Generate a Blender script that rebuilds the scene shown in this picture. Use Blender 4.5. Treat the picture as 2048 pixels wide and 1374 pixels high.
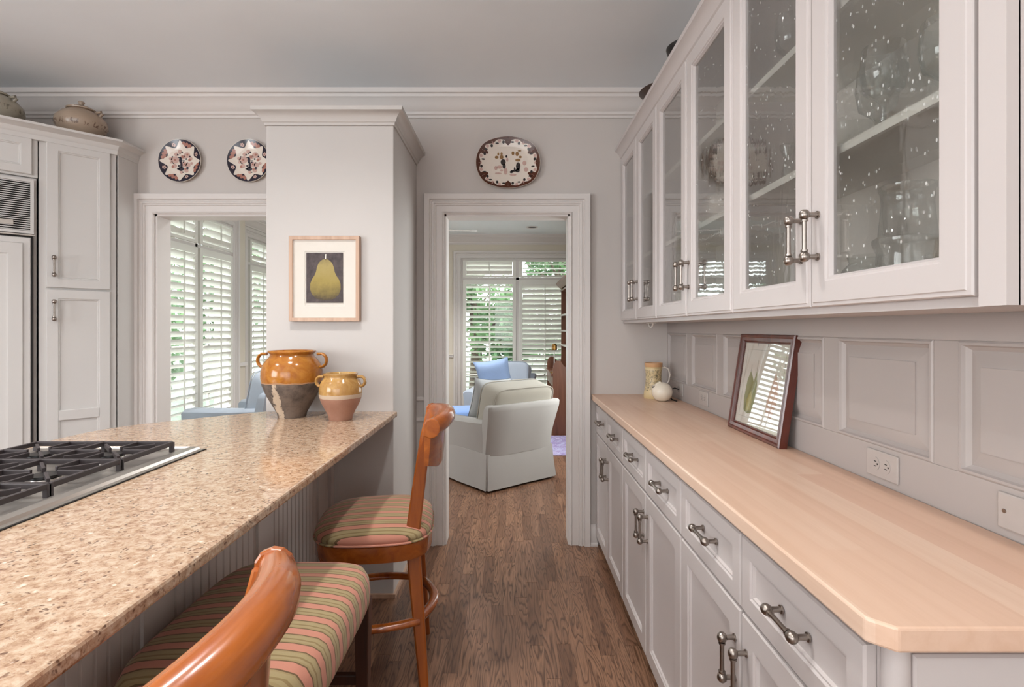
import bpy, bmesh, math, random
from math import sin, cos, pi, radians, sqrt
from mathutils import Vector
random.seed(7)
SC = bpy.context.scene
COL = SC.collection
for o in list(bpy.data.objects):
    bpy.data.objects.remove(o)

# ------------------------------------------------------------------ camera
F = 1050.0                      # focal length in pixels of the 2048 px wide frame
EYE = 1.331
cam = bpy.data.cameras.new('camera')
cam.sensor_fit = 'HORIZONTAL'
cam.sensor_width = 36.0
cam.lens = F / 2048 * 36.0
cam.shift_x = 2 / 2048
cam.shift_y = -30 / 2048
cam.clip_start = 0.05
co = bpy.data.objects.new('camera', cam)
COL.objects.link(co)
co.location = (0, 0, EYE)
co.rotation_euler = (radians(90), 0, 0)
SC.camera = co

# ------------------------------------------------------------------ sky
w = bpy.data.worlds.new('sky')
SC.world = w
w.use_nodes = True
bgn = w.node_tree.nodes['Background']
bgn.inputs[0].default_value = (0.86, 0.94, 1.0, 1)
bgn.inputs[1].default_value = 6.5

# ------------------------------------------------------------------ lamps and exposure
def spot(name, x, y, z, e, col=(1.0, 0.98, 0.96), size=128, blend=0.95, r=0.045):
    l = bpy.data.lights.new(name, 'SPOT')
    l.energy = e; l.color = col; l.spot_size = radians(size); l.spot_blend = blend
    l.shadow_soft_size = r
    o = bpy.data.objects.new(name, l)
    COL.objects.link(o); o.location = (x, y, z)
    return o
CZ = 2.77
for i, (x, y, e) in enumerate([(-0.86, 1.60, 50), (-0.07, 1.50, 32), (-0.07, 0.25, 20), (-0.86, 0.30, 10), (-2.35, 1.30, 66), (-1.65, -0.3, 62), (-0.07, -1.0, 45), (-1.9, 4.3, 105), (-1.0, 6.4, 150)]):  # those behind the camera and in the family room are added fill
    spot('recessed_and_fill_spot', x, y, CZ - 0.02, e)
def area(name, loc, rot, sx, sy, e, col=(1, 1, 1), portal=False):
    l = bpy.data.lights.new(name, 'AREA')
    l.shape = 'RECTANGLE'; l.size = sx; l.size_y = sy; l.energy = e; l.color = col
    o = bpy.data.objects.new(name, l)
    COL.objects.link(o); o.location = loc; o.rotation_euler = rot
    if portal:
        l.cycles.is_portal = True
    return o
# added soft fill from behind the photographer, no window is built there
area('rear_fill_light', (-1.3, -2.52, 1.5), (radians(90), 0, 0), 3.2, 1.7, 48, (0.93, 0.97, 1.0))
# added fill from the left wall to brighten the right-hand cabinets
area('side_fill_light', (-3.66, -0.6, 1.55), (0, radians(-90), 0), 1.3, 2.2, 70, (0.93, 0.97, 1.0))
# added fill that brightens the family room from its right wall, out of sight
area('family_fill_light', (1.08, 4.7, 1.5), (0, radians(90), 0), 1.7, 1.7, 32, (0.97, 1.0, 1.0))
# sky portals in the family room's window openings
area('window_portal', (0.09, 8.20, 1.25), (radians(-90), 0, 0), 1.75, 2.4, 1, portal=True)
area('window_portal', (-3.31, 5.03, 1.30), (0, radians(-90), 0), 2.5, 2.1, 1, portal=True)
area('window_portal', (-3.51, 7.37, 1.30), (0, radians(-90), 0), 2.5, 1.3, 1, portal=True)
area('window_portal', (-1.95, 8.20, 1.25), (radians(-90), 0, 0), 1.3, 2.4, 1, portal=True)
vs = SC.view_settings
vs.view_transform = 'Standard'
vs.look = 'None'
vs.exposure = 0.62
vs.gamma = 1.0
vs.use_curve_mapping = False
try:
    SC.cycles.use_denoising = True
    SC.cycles.max_bounces = 10
    SC.cycles.diffuse_bounces = 5
    SC.cycles.transparent_max_bounces = 24
    SC.cycles.sample_clamp_indirect = 6.0
    SC.cycles.caustics_reflective = False
    SC.cycles.caustics_refractive = False
except Exception:
    pass

# ------------------------------------------------------------------ materials
def lin(c):
    return c / 12.92 if c <= 0.04045 else ((c + 0.055) / 1.055) ** 2.4
def hexc(h):
    h = h.lstrip('#')
    return tuple(lin(int(h[i:i + 2], 16) / 255) for i in (0, 2, 4)) + (1.0,)

class NT:
    """small helper around a node tree"""
    def __init__(s, name):
        s.m = bpy.data.materials.new(name); s.m.use_nodes = True
        s.t = s.m.node_tree; s.n = s.t.nodes
        s.b = s.n['Principled BSDF']; s.out = s.n['Material Output']
    def new(s, typ, **kw):
        n = s.n.new(typ)
        for k, v in kw.items():
            setattr(n, k, v)
        return n
    def link(s, a, b):
        s.t.links.new(a, b)
    def val(s, sock, v):
        if hasattr(v, 'is_output'):
            s.link(v, sock)
        else:
            sock.default_value = v
    def math(s, op, a, b=None, c=None):
        n = s.new('ShaderNodeMath', operation=op)
        s.val(n.inputs[0], a)
        if b is not None: s.val(n.inputs[1], b)
        if c is not None: s.val(n.inputs[2], c)
        return n.outputs[0]
    def mix(s, fac, a, b, blend='MIX'):
        n = s.new('ShaderNodeMix', data_type='RGBA', blend_type=blend)
        s.val(n.inputs[0], fac); s.val(n.inputs[6], a); s.val(n.inputs[7], b)
        return n.outputs[2]
    def ramp(s, fac, stops, interp='LINEAR'):
        n = s.new('ShaderNodeValToRGB')
        cr = n.color_ramp; cr.interpolation = interp
        while len(cr.elements) < len(stops):
            cr.elements.new(0.5)
        for e, (p, c) in zip(cr.elements, stops):
            e.position = p; e.color = c if not isinstance(c, str) else hexc(c)
        s.link(fac, n.inputs[0])
        return n.outputs[0]
    def coords(s, kind='Object', scale=(1, 1, 1), loc=None, rot=None):
        tc = s.new('ShaderNodeTexCoord')
        mp = s.new('ShaderNodeMapping')
        mp.inputs['Scale'].default_value = scale
        if rot: mp.inputs['Rotation'].default_value = rot
        s.link(tc.outputs[kind], mp.inputs[0])
        if loc is not None: s.val(mp.inputs['Location'], loc)
        return mp.outputs[0]
    def noise(s, vec, scale, detail=4, rough=0.55, dist=0.0, out='Fac'):
        n = s.new('ShaderNodeTexNoise')
        s.link(vec, n.inputs['Vector'])
        n.inputs['Scale'].default_value = scale; n.inputs['Detail'].default_value = detail
        n.inputs['Roughness'].default_value = rough; n.inputs['Distortion'].default_value = dist
        return n.outputs[out]
    def bump(s, h, strength=0.2, dist=0.002):
        n = s.new('ShaderNodeBump')
        n.inputs['Strength'].default_value = strength; n.inputs['Distance'].default_value = dist
        s.link(h, n.inputs['Height'])
        s.link(n.outputs[0], s.b.inputs['Normal'])
        return n.outputs[0]
    def sep(s, vec):
        n = s.new('ShaderNodeSeparateXYZ'); s.link(vec, n.inputs[0]); return n.outputs
    def base(s, c, rough=0.5, metal=0.0, spec=0.5):
        s.val(s.b.inputs['Base Color'], c); s.val(s.b.inputs['Roughness'], rough)
        s.b.inputs['Metallic'].default_value = metal
        s.b.inputs['Specular IOR Level'].default_value = spec
        return s.m

def paint(name, col, rough=0.45, bump=0.03, var=0.03, spec=0.4):
    t = NT(name)
    v = t.coords('Object')
    n = t.noise(v, 3.0, 3)
    c = hexc(col)
    d = tuple(x * (1 - var * 2) for x in c[:3]) + (1,)
    t.base(t.mix(n, d, c), rough, 0, spec)
    t.bump(t.noise(v, 180, 2), bump, 0.001)
    return t.m
def plain(name, col, rough=0.5, metal=0.0, spec=0.5, var=0.06, scale=40):
    t = NT(name)
    n = t.noise(t.coords('Object'), scale, 3)
    c = hexc(col); d = tuple(x * (1 - var * 2) for x in c[:3]) + (1,)
    return t.base(t.mix(n, d, c), rough, metal, spec)

M = {}
M['wall'] = paint('greige_wall_paint', '#C6BFBA', 0.6)
M['ceiling'] = paint('ceiling_paint', '#EAEEF1', 0.75)
M['trim'] = paint('trim_paint', '#D8D2CE', 0.4)
M['column'] = paint('partition_paint', '#C2BDB9', 0.5)
M['white_cab'] = paint('white_cabinet_paint', '#CECBC8', 0.4)
M['grey_cab'] = paint('pale_grey_cabinet_paint', '#C4BCB9', 0.38)
M['panel'] = paint('panelling_paint', '#B0A8A4', 0.42)
M['cab_in'] = paint('cabinet_interior_paint', '#E4DED6', 0.55)
M['bead'] = paint('beadboard_paint', '#C2BBB6', 0.5)
M['far_wall'] = paint('family_room_wall_paint', '#D5CCBD', 0.6)
M['shutter'] = paint('shutter_paint', '#E2E0D8', 0.4)
M['gap'] = plain('dark_gap', '#1a1512', 0.8)
M['steel'] = plain('brushed_steel', '#C9C3BC', 0.30, 0.85, var=0.08, scale=15)
M['nickel'] = plain('pewter_hardware', '#A49A92', 0.3, 1.0, var=0.12, scale=120)
M['iron'] = plain('cast_iron', '#3c3536', 0.5, 0.2, var=0.1)
M['black'] = plain('black_enamel', '#171413', 0.35)
M['brass'] = plain('aged_brass', '#8f6b3c', 0.3, 1.0)
M['chrome'] = plain('polished_metal', '#d8d4d0', 0.12, 1.0)
M['rubber'] = plain('black_rubber', '#15130f', 0.6)
M['plastic'] = plain('outlet_plastic', '#B8B0AB', 0.35)
M['plastic_w'] = plain('white_plastic', '#e8e4de', 0.35)
M['slot'] = plain('outlet_slot', '#120d0b', 0.7)
M['matboard'] = plain('mat_board', '#D6D0C7', 0.8, spec=0.2, var=0.02)
M['paper'] = plain('print_paper', '#E9E0D6', 0.8, spec=0.2, var=0.04)
M['crockery'] = plain('white_crockery', '#DED6CC', 0.25)
M['blossom'] = plain('blue_white_china', '#8d99ab', 0.25, var=0.35, scale=60)

def wood(name, light, dark, rough=0.3, axis='Z', scale=1.0, spec=0.5, coat=0.0, rand=False):
    t = NT(name)
    sc = {'X': (2, 26, 26), 'Y': (26, 2, 26), 'Z': (26, 26, 2)}[axis]
    sc = tuple(a * scale for a in sc)
    loc = None
    if rand:
        oi = t.new('ShaderNodeObjectInfo')
        cx = t.new('ShaderNodeCombineXYZ')
        t.link(t.math('MULTIPLY', oi.outputs['Random'], 37.0), cx.inputs[0])
        t.link(t.math('MULTIPLY', oi.outputs['Random'], 91.0), cx.inputs[1])
        loc = cx.outputs[0]
    v = t.coords('Object', sc, loc)
    n = t.noise(v, 1.0, 6, 0.6, 0.8)
    f = t.ramp(n, [(0.30, (0, 0, 0, 1)), (0.72, (1, 1, 1, 1))])
    t.base(t.mix(f, hexc(dark), hexc(light)), rough, 0, spec)
    t.bump(n, 0.08, 0.001)
    t.b.inputs['Coat Weight'].default_value = coat
    t.b.inputs['Coat Roughness'].default_value = 0.12
    return t.m
M['cherry'] = wood('honey_cherry_wood', '#B0601F', '#7C3810', 0.28, 'Z', 0.7, coat=0.4)
M['cherry_y'] = wood('honey_cherry_wood_rail', '#B3621F', '#823D12', 0.26, 'Y', 0.7, coat=0.5)
M['cherry_dk'] = wood('dark_cherry_wood', '#4a2617', '#28120a', 0.35, 'Z', 0.7)
M['mahog'] = wood('mahogany_frame', '#6b3022', '#43190f', 0.3, 'Z', 1.0, coat=0.3)
M['ashwood'] = wood('pale_ash_frame', '#C6A790', '#AF8F78', 0.45, 'Z', 1.2)
M['hutch'] = wood('brown_hutch_wood', '#8a5a42', '#5d3726', 0.35, 'Z', 0.5)
M['bark'] = wood('tree_bark', '#5d5044', '#3b3129', 0.9, 'Z', 0.2, spec=0.1)

# oak floor strips -----------------------------------------------------------
def oak(name, strips):
    t = NT(name)
    if strips:      # far floor: strips drawn by the material
        tc = t.coords('Object')
        x, y, z = t.sep(tc)
        row = t.math('FLOOR', t.math('DIVIDE', x, 0.0572))
        wn = t.new('ShaderNodeTexWhiteNoise', noise_dimensions='1D')
        t.link(row, wn.inputs['W'])
        seg = t.math('FLOOR', t.math('ADD', t.math('DIVIDE', y, 0.7), t.math('MULTIPLY', wn.outputs[0], 7.0)))
        wn2 = t.new('ShaderNodeTexWhiteNoise', noise_dimensions='2D')
        cb = t.new('ShaderNodeCombineXYZ'); t.link(row, cb.inputs[0]); t.link(seg, cb.inputs[1])
        t.link(cb.outputs[0], wn2.inputs['Vector'])
        rnd = wn2.outputs[0]
    else:
        rnd = t.new('ShaderNodeObjectInfo').outputs['Random']
    cx = t.new('ShaderNodeCombineXYZ')
    t.link(t.math('MULTIPLY', rnd, 13.7), cx.inputs[0])
    t.link(t.math('MULTIPLY', rnd, 57.3), cx.inputs[1])
    v = t.coords('Object', (1, 1, 1), cx.outputs[0])
    sv = t.new('ShaderNodeMapping'); sv.inputs['Scale'].default_value = (15, 1.6, 15); t.link(v, sv.inputs[0])
    n1 = t.noise(sv.outputs[0], 1.0, 2, 0.5, 0.3)
    rings = t.math('FRACT', t.math('MULTIPLY', n1, 15.0))
    grain = t.ramp(rings, [(0.0, (0.05, 0.05, 0.05, 1)), (0.20, (0.75, 0.75, 0.75, 1)), (0.75, (1, 1, 1, 1)), (1.0, (0.2, 0.2, 0.2, 1))])
    sv2 = t.new('ShaderNodeMapping'); sv2.inputs['Scale'].default_value = (330, 9, 330); t.link(v, sv2.inputs[0])
    pores = t.ramp(t.noise(sv2.outputs[0], 1.0, 3, 0.6), [(0.36, (0.35, 0.35, 0.35, 1)), (0.55, (1, 1, 1, 1))])
    tone = t.ramp(rnd, [(0, '#785641'), (0.35, '#8e6a53'), (0.7, '#9b745a'), (1, '#825f4b')])
    c = t.mix(grain, hexc('#4a3021'), tone)
    c = t.mix(t.math('MULTIPLY', t.math('SUBTRACT', 1.0, pores), 0.55), c, hexc('#3c261a'))
    rg = t.ramp(t.noise(t.coords('Object'), 5, 2), [(0, (0.24,) * 3 + (1,)), (1, (0.40,) * 3 + (1,))])
    t.base(c, rg, 0, 0.5)
    t.bump(t.math('ADD', t.math('MULTIPLY', pores, 0.6), t.math('MULTIPLY', grain, 0.4)), 0.10, 0.0008)
    return t.m
M['oak'] = oak('oak_strip', False)
M['oak_far'] = oak('oak_floor', True)

# butcher block ----------------------------------------------------------------
def butcher():
    t = NT('maple_butcher_block')
    v = t.coords('Object')
    x, y, z = t.sep(v)
    row = t.math('FLOOR', t.math('DIVIDE', x, 0.072))
    wn = t.new('ShaderNodeTexWhiteNoise', noise_dimensions='1D'); t.link(row, wn.inputs['W'])
    sg = t.math('FLOOR', t.math('ADD', t.math('DIVIDE', y, 1.3), t.math('MULTIPLY', wn.outputs[0], 5)))
    cb = t.new('ShaderNodeCombineXYZ'); t.link(row, cb.inputs[0]); t.link(sg, cb.inputs[1])
    w2 = t.new('ShaderNodeTexWhiteNoise', noise_dimensions='2D'); t.link(cb.outputs[0], w2.inputs['Vector'])
    tone = t.ramp(w2.outputs[0], [(0, '#CFAB94'), (0.5, '#D4B49D'), (1, '#D9BDA8')])
    n = t.noise(t.coords('Object', (40, 1.5, 40)), 1, 5, 0.6, 0.5)
    c = t.mix(t.ramp(n, [(0.3, (0.55,) * 3 + (1,)), (0.6, (1,) * 3 + (1,))]), hexc('#C39E83'), tone)
    blot = t.ramp(t.noise(t.coords('Object', (7, 1.6, 7)), 1, 3), [(0.62, (0, 0, 0, 1)), (0.8, (1, 1, 1, 1))])
    c = t.mix(t.math('MULTIPLY', blot, 0.35), c, hexc('#A87148'))
    t.base(c, 0.38, 0, 0.4)
    t.bump(n, 0.03, 0.0005)
    return t.m
M['butcher'] = butcher()

def granite():
    t = NT('tan_granite')
    v = t.coords('Object', (1, 1.0, 1))
    a = t.noise(v, 52, 6, 0.72, 0.4)
    c = t.ramp(a, [(0.26, '#6B4B3A'), (0.38, '#96775F'), (0.48, '#AD9178'), (0.62, '#BFAB95'), (0.8, '#A3856C')])
    vo = t.new('ShaderNodeTexVoronoi', feature='F1'); vo.inputs['Scale'].default_value = 95
    vv = t.noise(v, 30, 3, out='Color')
    mixv = t.new('ShaderNodeVectorMath', operation='ADD')
    t.link(v, mixv.inputs[0])
    sc = t.new('ShaderNodeVectorMath', operation='SCALE'); sc.inputs['Scale'].default_value = 0.03
    t.link(vv, sc.inputs[0]); t.link(sc.outputs[0], mixv.inputs[1])
    t.link(mixv.outputs[0], vo.inputs['Vector'])
    gate = t.ramp(t.noise(v, 22, 4, 0.65), [(0.44, (0, 0, 0, 1)), (0.56, (1, 1, 1, 1))])
    sp = t.ramp(vo.outputs['Distance'], [(0.20, (1, 1, 1, 1)), (0.34, (0, 0, 0, 1))])
    dk = t.math('MULTIPLY', sp, gate)
    c = t.mix(t.math('MULTIPLY', dk, 0.85), c, hexc('#55382A'))
    veins = t.ramp(t.noise(t.coords('Object', (1, 1.6, 1), rot=(0, 0, 0.5)), 80, 5, 0.7, 0.9), [(0.58, (0, 0, 0, 1)), (0.66, (1, 1, 1, 1))])
    c = t.mix(t.math('MULTIPLY', veins, 0.7), c, hexc('#7A5440'))
    wh = t.ramp(t.noise(v, 48, 3), [(0.66, (0, 0, 0, 1)), (0.74, (1, 1, 1, 1))])
    c = t.mix(t.math('MULTIPLY', wh, 0.5), c, hexc('#EFE2D2'))
    t.base(c, 0.10, 0, 0.55)
    return t.m
M['granite'] = granite()

def stripes():
    t = NT('striped_seat_fabric')
    v = t.coords('Object')
    x, y, z = t.sep(v)
    ww = t.math('MULTIPLY', t.noise(v, 8, 2), 0.004)
    f = t.math('FRACT', t.math('DIVIDE', t.math('ADD', t.math('ADD', y, ww), 5.0), 0.0535))
    c = t.ramp(f, [(0.0, '#C98A76'), (0.36, '#6E5A40'), (0.42, '#A18F68'), (0.50, '#A89871'), (0.60, '#8F7C56'), (0.68, '#A89871'), (0.86, '#A18F68'), (0.92, '#6E5A40'), (0.98, '#C98A76')], 'CONSTANT')
    wv = t.noise(t.coords('Object', (900, 900, 900)), 1, 2)
    c = t.mix(t.math('MULTIPLY', wv, 0.25), c, hexc('#5f4a36'))
    t.base(c, 0.85, 0, 0.2)
    t.bump(wv, 0.15, 0.0006)
    t.b.inputs['Sheen Weight'].default_value = 0.15
    return t.m
M['stripe'] = stripes()

def fabric(name, col, var=0.06, scale=700):
    t = NT(name)
    wv = t.noise(t.coords('Object'), scale, 2)
    c = hexc(col); d = tuple(a * (1 - var * 2.5) for a in c[:3]) + (1,)
    big = t.noise(t.coords('Object'), 6, 3)
    t.base(t.mix(big, t.mix(wv, d, c), c), 0.9, 0, 0.15)
    t.bump(wv, 0.2, 0.001)
    t.b.inputs['Sheen Weight'].default_value = 0.2
    return t.m
M['linen'] = fabric('ivory_linen', '#A5A29E')
M['cush'] = fabric('oatmeal_cushion', '#9F9A8F')
M['bluegrey'] = fabric('blue_grey_linen', '#A9B2BE')
M['bluepil'] = fabric('cornflower_blue_fabric', '#9DB5DA', 0.1, 90)
M['palepil'] = fabric('pale_pillow_fabric', '#B4B7B9')
M['throw'] = fabric('blue_throw', '#7D9CD0', 0.1, 60)

def rug():
    t = NT('faded_violet_rug')
    v = t.coords('Object')
    n = t.noise(v, 9, 5, 0.7, 1.0)
    t.base(t.ramp(n, [(0.3, '#6d6a93'), (0.45, '#b6b3d3'), (0.55, '#8f7fae'), (0.65, '#c9c3dd'), (0.75, '#7b6a94')]), 0.95, 0, 0.1)
    return t.m
M['rug'] = rug()

def leaf():
    t = NT('tree_leaf')
    n = t.noise(t.coords('Object'), 1.2, 3)
    c = t.ramp(n, [(0.3, '#3f5c3a'), (0.55, '#5f7f52'), (0.75, '#86a26e')])
    t.base(c, 0.6, 0, 0.3)
    t.b.inputs['Transmission Weight'].default_value = 0.0
    tr = t.new('ShaderNodeBsdfTranslucent'); t.link(c, tr.inputs[0])
    mx = t.new('ShaderNodeMixShader'); mx.inputs[0].default_value = 0.45
    t.link(t.b.outputs[0], mx.inputs[1]); t.link(tr.outputs[0], mx.inputs[2])
    t.link(mx.outputs[0], t.out.inputs[0])
    return t.m
M['leaf'] = leaf()
M['lawn'] = plain('lawn_grass', '#5b6650', 0.9, var=0.3, scale=3)

def pane(name, refl=0.9, wavy=0.0, tint=(0.97, 0.98, 0.97, 1), seeds=False, refract=0.0):
    t = NT(name)
    tr = t.new('ShaderNodeBsdfTransparent'); tr.inputs[0].default_value = tint
    gl = t.new('ShaderNodeBsdfGlossy'); gl.inputs['Roughness'].default_value = 0.02
    lw = t.new('ShaderNodeLayerWeight'); lw.inputs[0].default_value = 0.5
    frv = t.math('ADD', t.math('MULTIPLY', t.math('POWER', lw.outputs['Facing'], 4.0), 0.80), 0.045)
    v = t.coords('Object')
    base = tr.outputs[0]
    if wavy:
        h = t.noise(t.coords('Object', (9, 9, 2.2)), 1.0, 4, 0.55)
        h2 = t.noise(t.coords('Object', (60, 60, 25)), 1.0, 2, 0.5)
        hh = t.math('ADD', h, t.math('MULTIPLY', h2, 0.05))
        b = t.new('ShaderNodeBump'); b.inputs['Strength'].default_value = wavy; b.inputs['Distance'].default_value = 0.01
        t.link(hh, b.inputs['Height'])
        t.link(b.outputs[0], gl.inputs['Normal'])
        if refract:
            rf = t.new('ShaderNodeBsdfRefraction'); rf.inputs['IOR'].default_value = 1.12; rf.inputs['Roughness'].default_value = 0.04
            t.link(b.outputs[0], rf.inputs['Normal'])
            m0 = t.new('ShaderNodeMixShader'); m0.inputs[0].default_value = refract
            t.link(base, m0.inputs[1]); t.link(rf.outputs[0], m0.inputs[2]); base = m0.outputs[0]
    if seeds:
        vo = t.new('ShaderNodeTexVoronoi', feature='F1'); vo.inputs['Scale'].default_value = 78
        t.link(t.coords('Object', (1, 1, 0.6)), vo.inputs['Vector'])
        d = t.ramp(vo.outputs['Distance'], [(0.13, (1, 1, 1, 1)), (0.20, (0, 0, 0, 1))])
        gt = t.ramp(t.noise(v, 30, 2), [(0.47, (0, 0, 0, 1)), (0.56, (1, 1, 1, 1))])
        df = t.new('ShaderNodeBsdfDiffuse'); df.inputs[0].default_value = (0.85, 0.85, 0.82, 1)
        m1 = t.new('ShaderNodeMixShader')
        t.link(t.math('MULTIPLY', t.math('MULTIPLY', d, gt), 0.5), m1.inputs[0])
        t.link(base, m1.inputs[1]); t.link(df.outputs[0], m1.inputs[2]); base = m1.outputs[0]
    mx = t.new('ShaderNodeMixShader')
    t.link(t.math('MULTIPLY', frv, refl), mx.inputs[0])
    t.link(base, mx.inputs[1]); t.link(gl.outputs[0], mx.inputs[2])
    t.link(mx.outputs[0], t.out.inputs[0])
    return t.m
M['pane'] = pane('window_glass')
M['picglass'] = pane('picture_glass', 1.0)
M['seedglass'] = pane('seeded_glass', 2.0, 0.12, (0.97, 0.975, 0.965, 1), True, 0.12)
def clearglass():
    t = NT('clear_glassware')
    tr = t.new('ShaderNodeBsdfTransparent'); tr.inputs[0].default_value = (0.9, 0.92, 0.9, 1)
    gl = t.new('ShaderNodeBsdfGlossy'); gl.inputs['Roughness'].default_value = 0.03
    lw = t.new('ShaderNodeLayerWeight'); lw.inputs[0].default_value = 0.45
    mx = t.new('ShaderNodeMixShader')
    t.link(t.math('ADD', t.math('MULTIPLY', lw.outputs['Facing'], 0.6), 0.06), mx.inputs[0])
    t.link(tr.outputs[0], mx.inputs[1]); t.link(gl.outputs[0], mx.inputs[2]); t.link(mx.outputs[0], t.out.inputs[0])
    return t.m
M['glass'] = clearglass()

# ------------------------------------------------------------------ mesh helpers
class MB:
    def __init__(s):
        s.v = []; s.f = []
    def add(s, vs, fs):
        o = len(s.v); s.v += [tuple(p) for p in vs]; s.f += [tuple(i + o for i in f) for f in fs]; return s
    def box(s, x0, y0, z0, x1, y1, z1):
        return s.add([(x0, y0, z0), (x1, y0, z0), (x1, y1, z0), (x0, y1, z0), (x0, y0, z1), (x1, y0, z1), (x1, y1, z1), (x0, y1, z1)],
                     [(0, 3, 2, 1), (4, 5, 6, 7), (0, 1, 5, 4), (1, 2, 6, 5), (2, 3, 7, 6), (3, 0, 4, 7)])
    def rings(s, rings, closed=True, cap=True, loop=False):
        n = len(rings[0]); vs = [p for r in rings for p in r]; fs = []
        m = len(rings)
        for a in range(m if loop else m - 1):
            b = (a + 1) % m
            for i in range(n if closed else n - 1):
                j = (i + 1) % n
                fs.append((a * n + i, a * n + j, b * n + j, b * n + i))
        if cap and not loop and closed:
            fs.append(tuple(range(n))[::-1]); fs.append(tuple((m - 1) * n + i for i in range(n)))
        return s.add(vs, fs)
    def lathe(s, prof, n=40, c=(0, 0, 0), cap=True):
        rr = [[(c[0] + r * cos(2 * pi * i / n), c[1] + r * sin(2 * pi * i / n), c[2] + z) for i in range(n)] for r, z in prof]
        return s.rings(rr, True, cap)
    def tube(s, path, r, n=8, cap=True, loop=False, flat=None):
        P = [Vector(p) for p in path]; m = len(P); rr = []
        up = None
        for k in range(m):
            if loop:
                t = P[(k + 1) % m] - P[k - 1]
            else:
                t = P[min(k + 1, m - 1)] - P[max(k - 1, 0)]
            t.normalize()
            if up is None:
                up = Vector((0, 0, 1)) if abs(t.z) < 0.9 else Vector((1, 0, 0))
            a = t.cross(up).normalized(); b = a.cross(t).normalized(); up = b
            rk = r[k] if isinstance(r, (list, tuple)) else r
            ra, rb = (rk, rk) if flat is None else (rk * flat[0], rk * flat[1])
            rr.append([tuple(P[k] + a * (ra * cos(2 * pi * i / n)) + b * (rb * sin(2 * pi * i / n))) for i in range(n)])
        return s.rings(rr, True, cap, loop)
    def prism(s, poly, axis, a, b):
        def mk(p, t):
            return {'X': (t, p[0], p[1]), 'Y': (p[0], t, p[1]), 'Z': (p[0], p[1], t)}[axis]
        return s.rings([[mk(p, a) for p in poly], [mk(p, b) for p in poly]])
    def bar(s, p, q, wd, ht):
        """square bar between two points, wd wide, ht high, top face at the points' z"""
        p = Vector(p); q = Vector(q); d = (q - p); d.z = 0; d.normalize(); nrm = Vector((-d.y, d.x, 0)) * (wd / 2)
        dn = Vector((0, 0, -ht))
        return s.rings([[tuple(e + nrm), tuple(e - nrm), tuple(e - nrm * 0.8 + dn), tuple(e + nrm * 0.8 + dn)] for e in (p, q)])
    def soft(s, c, h, e=0.35, nu=28, nv=16, e2=None):
        e2 = e2 or e
        def pw(x, k): return math.copysign(abs(x) ** k, x)
        rr = []
        for j in range(nv + 1):
            ph = -pi / 2 + pi * j / nv
            ph = max(min(ph, pi / 2 - 0.02), -pi / 2 + 0.02)
            rr.append([(c[0] + h[0] * pw(cos(ph), e2) * pw(cos(2 * pi * i / nu), e), c[1] + h[1] * pw(cos(ph), e2) * pw(sin(2 * pi * i / nu), e), c[2] + h[2] * pw(sin(ph), e2)) for i in range(nu)])
        return s.rings(rr)
    def loops(s, wd, ht, lp, t, hole=False, x0=0, z0=0):
        """a framed panel: nested rectangles (inset, depth) on the front, t thick; front looks to -y"""
        def rect(i, d): return [(x0 + i, d, z0 + i), (x0 + wd - i, d, z0 + i), (x0 + wd - i, d, z0 + ht - i), (x0 + i, d, z0 + ht - i)]
        rr = [rect(0, t)] + [rect(i, d) for i, d in lp]
        if hole:
            rr.append(rect(lp[-1][0], t))
            return s.rings(rr, True, False, True)
        return s.rings(rr)
    def sweep(s, path, prof, z=0.0, side=1, closed=False):
        """mitred moulding: path in xy, profile (out, up)"""
        n = len(path); rr = []
        P = [Vector((p[0], p[1])) for p in path]
        for k in range(n):
            d0 = (P[k] - P[k - 1]).normalized() if (k > 0 or closed) else None
            d1 = (P[(k + 1) % n] - P[k]).normalized() if (k < n - 1 or closed) else None
            if d0 is None: d0 = d1
            if d1 is None: d1 = d0
            n0 = Vector((d0.y, -d0.x)) * side; n1 = Vector((d1.y, -d1.x)) * side
            b = (n0 + n1)
            b = b / max(0.2, (1 + n0.dot(n1)))
            rr.append([(P[k].x + b.x * u, P[k].y + b.y * u, z + v) for u, v in prof])
        return s.rings(rr, True, True, closed)
    def build(s, name, mat, parent=None, loc=(0, 0, 0), rot=(0, 0, 0), smooth=None, bevel=None, sub=0):
        me = bpy.data.meshes.new(name)
        me.from_pydata(s.v, [], s.f)
        bm = bmesh.new(); bm.from_mesh(me)
        bmesh.ops.recalc_face_normals(bm, faces=bm.faces)
        bm.to_mesh(me); bm.free()
        me.materials.append(M[mat] if isinstance(mat, str) else mat)
        if smooth is not None:
            for p in me.polygons: p.use_smooth = True
            if smooth < 180: me.set_sharp_from_angle(angle=radians(smooth))
        o = bpy.data.objects.new(name, me)
        COL.objects.link(o)
        o.parent = parent; o.location = loc; o.rotation_euler = rot
        if bevel:
            b = o.modifiers.new('bevel', 'BEVEL'); b.width = bevel; b.segments = 2; b.limit_method = 'ANGLE'; b.angle_limit = radians(40)
            b.harden_normals = False
        if sub:
            q = o.modifiers.new('sub', 'SUBSURF'); q.levels = sub; q.render_levels = sub
        return o

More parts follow.
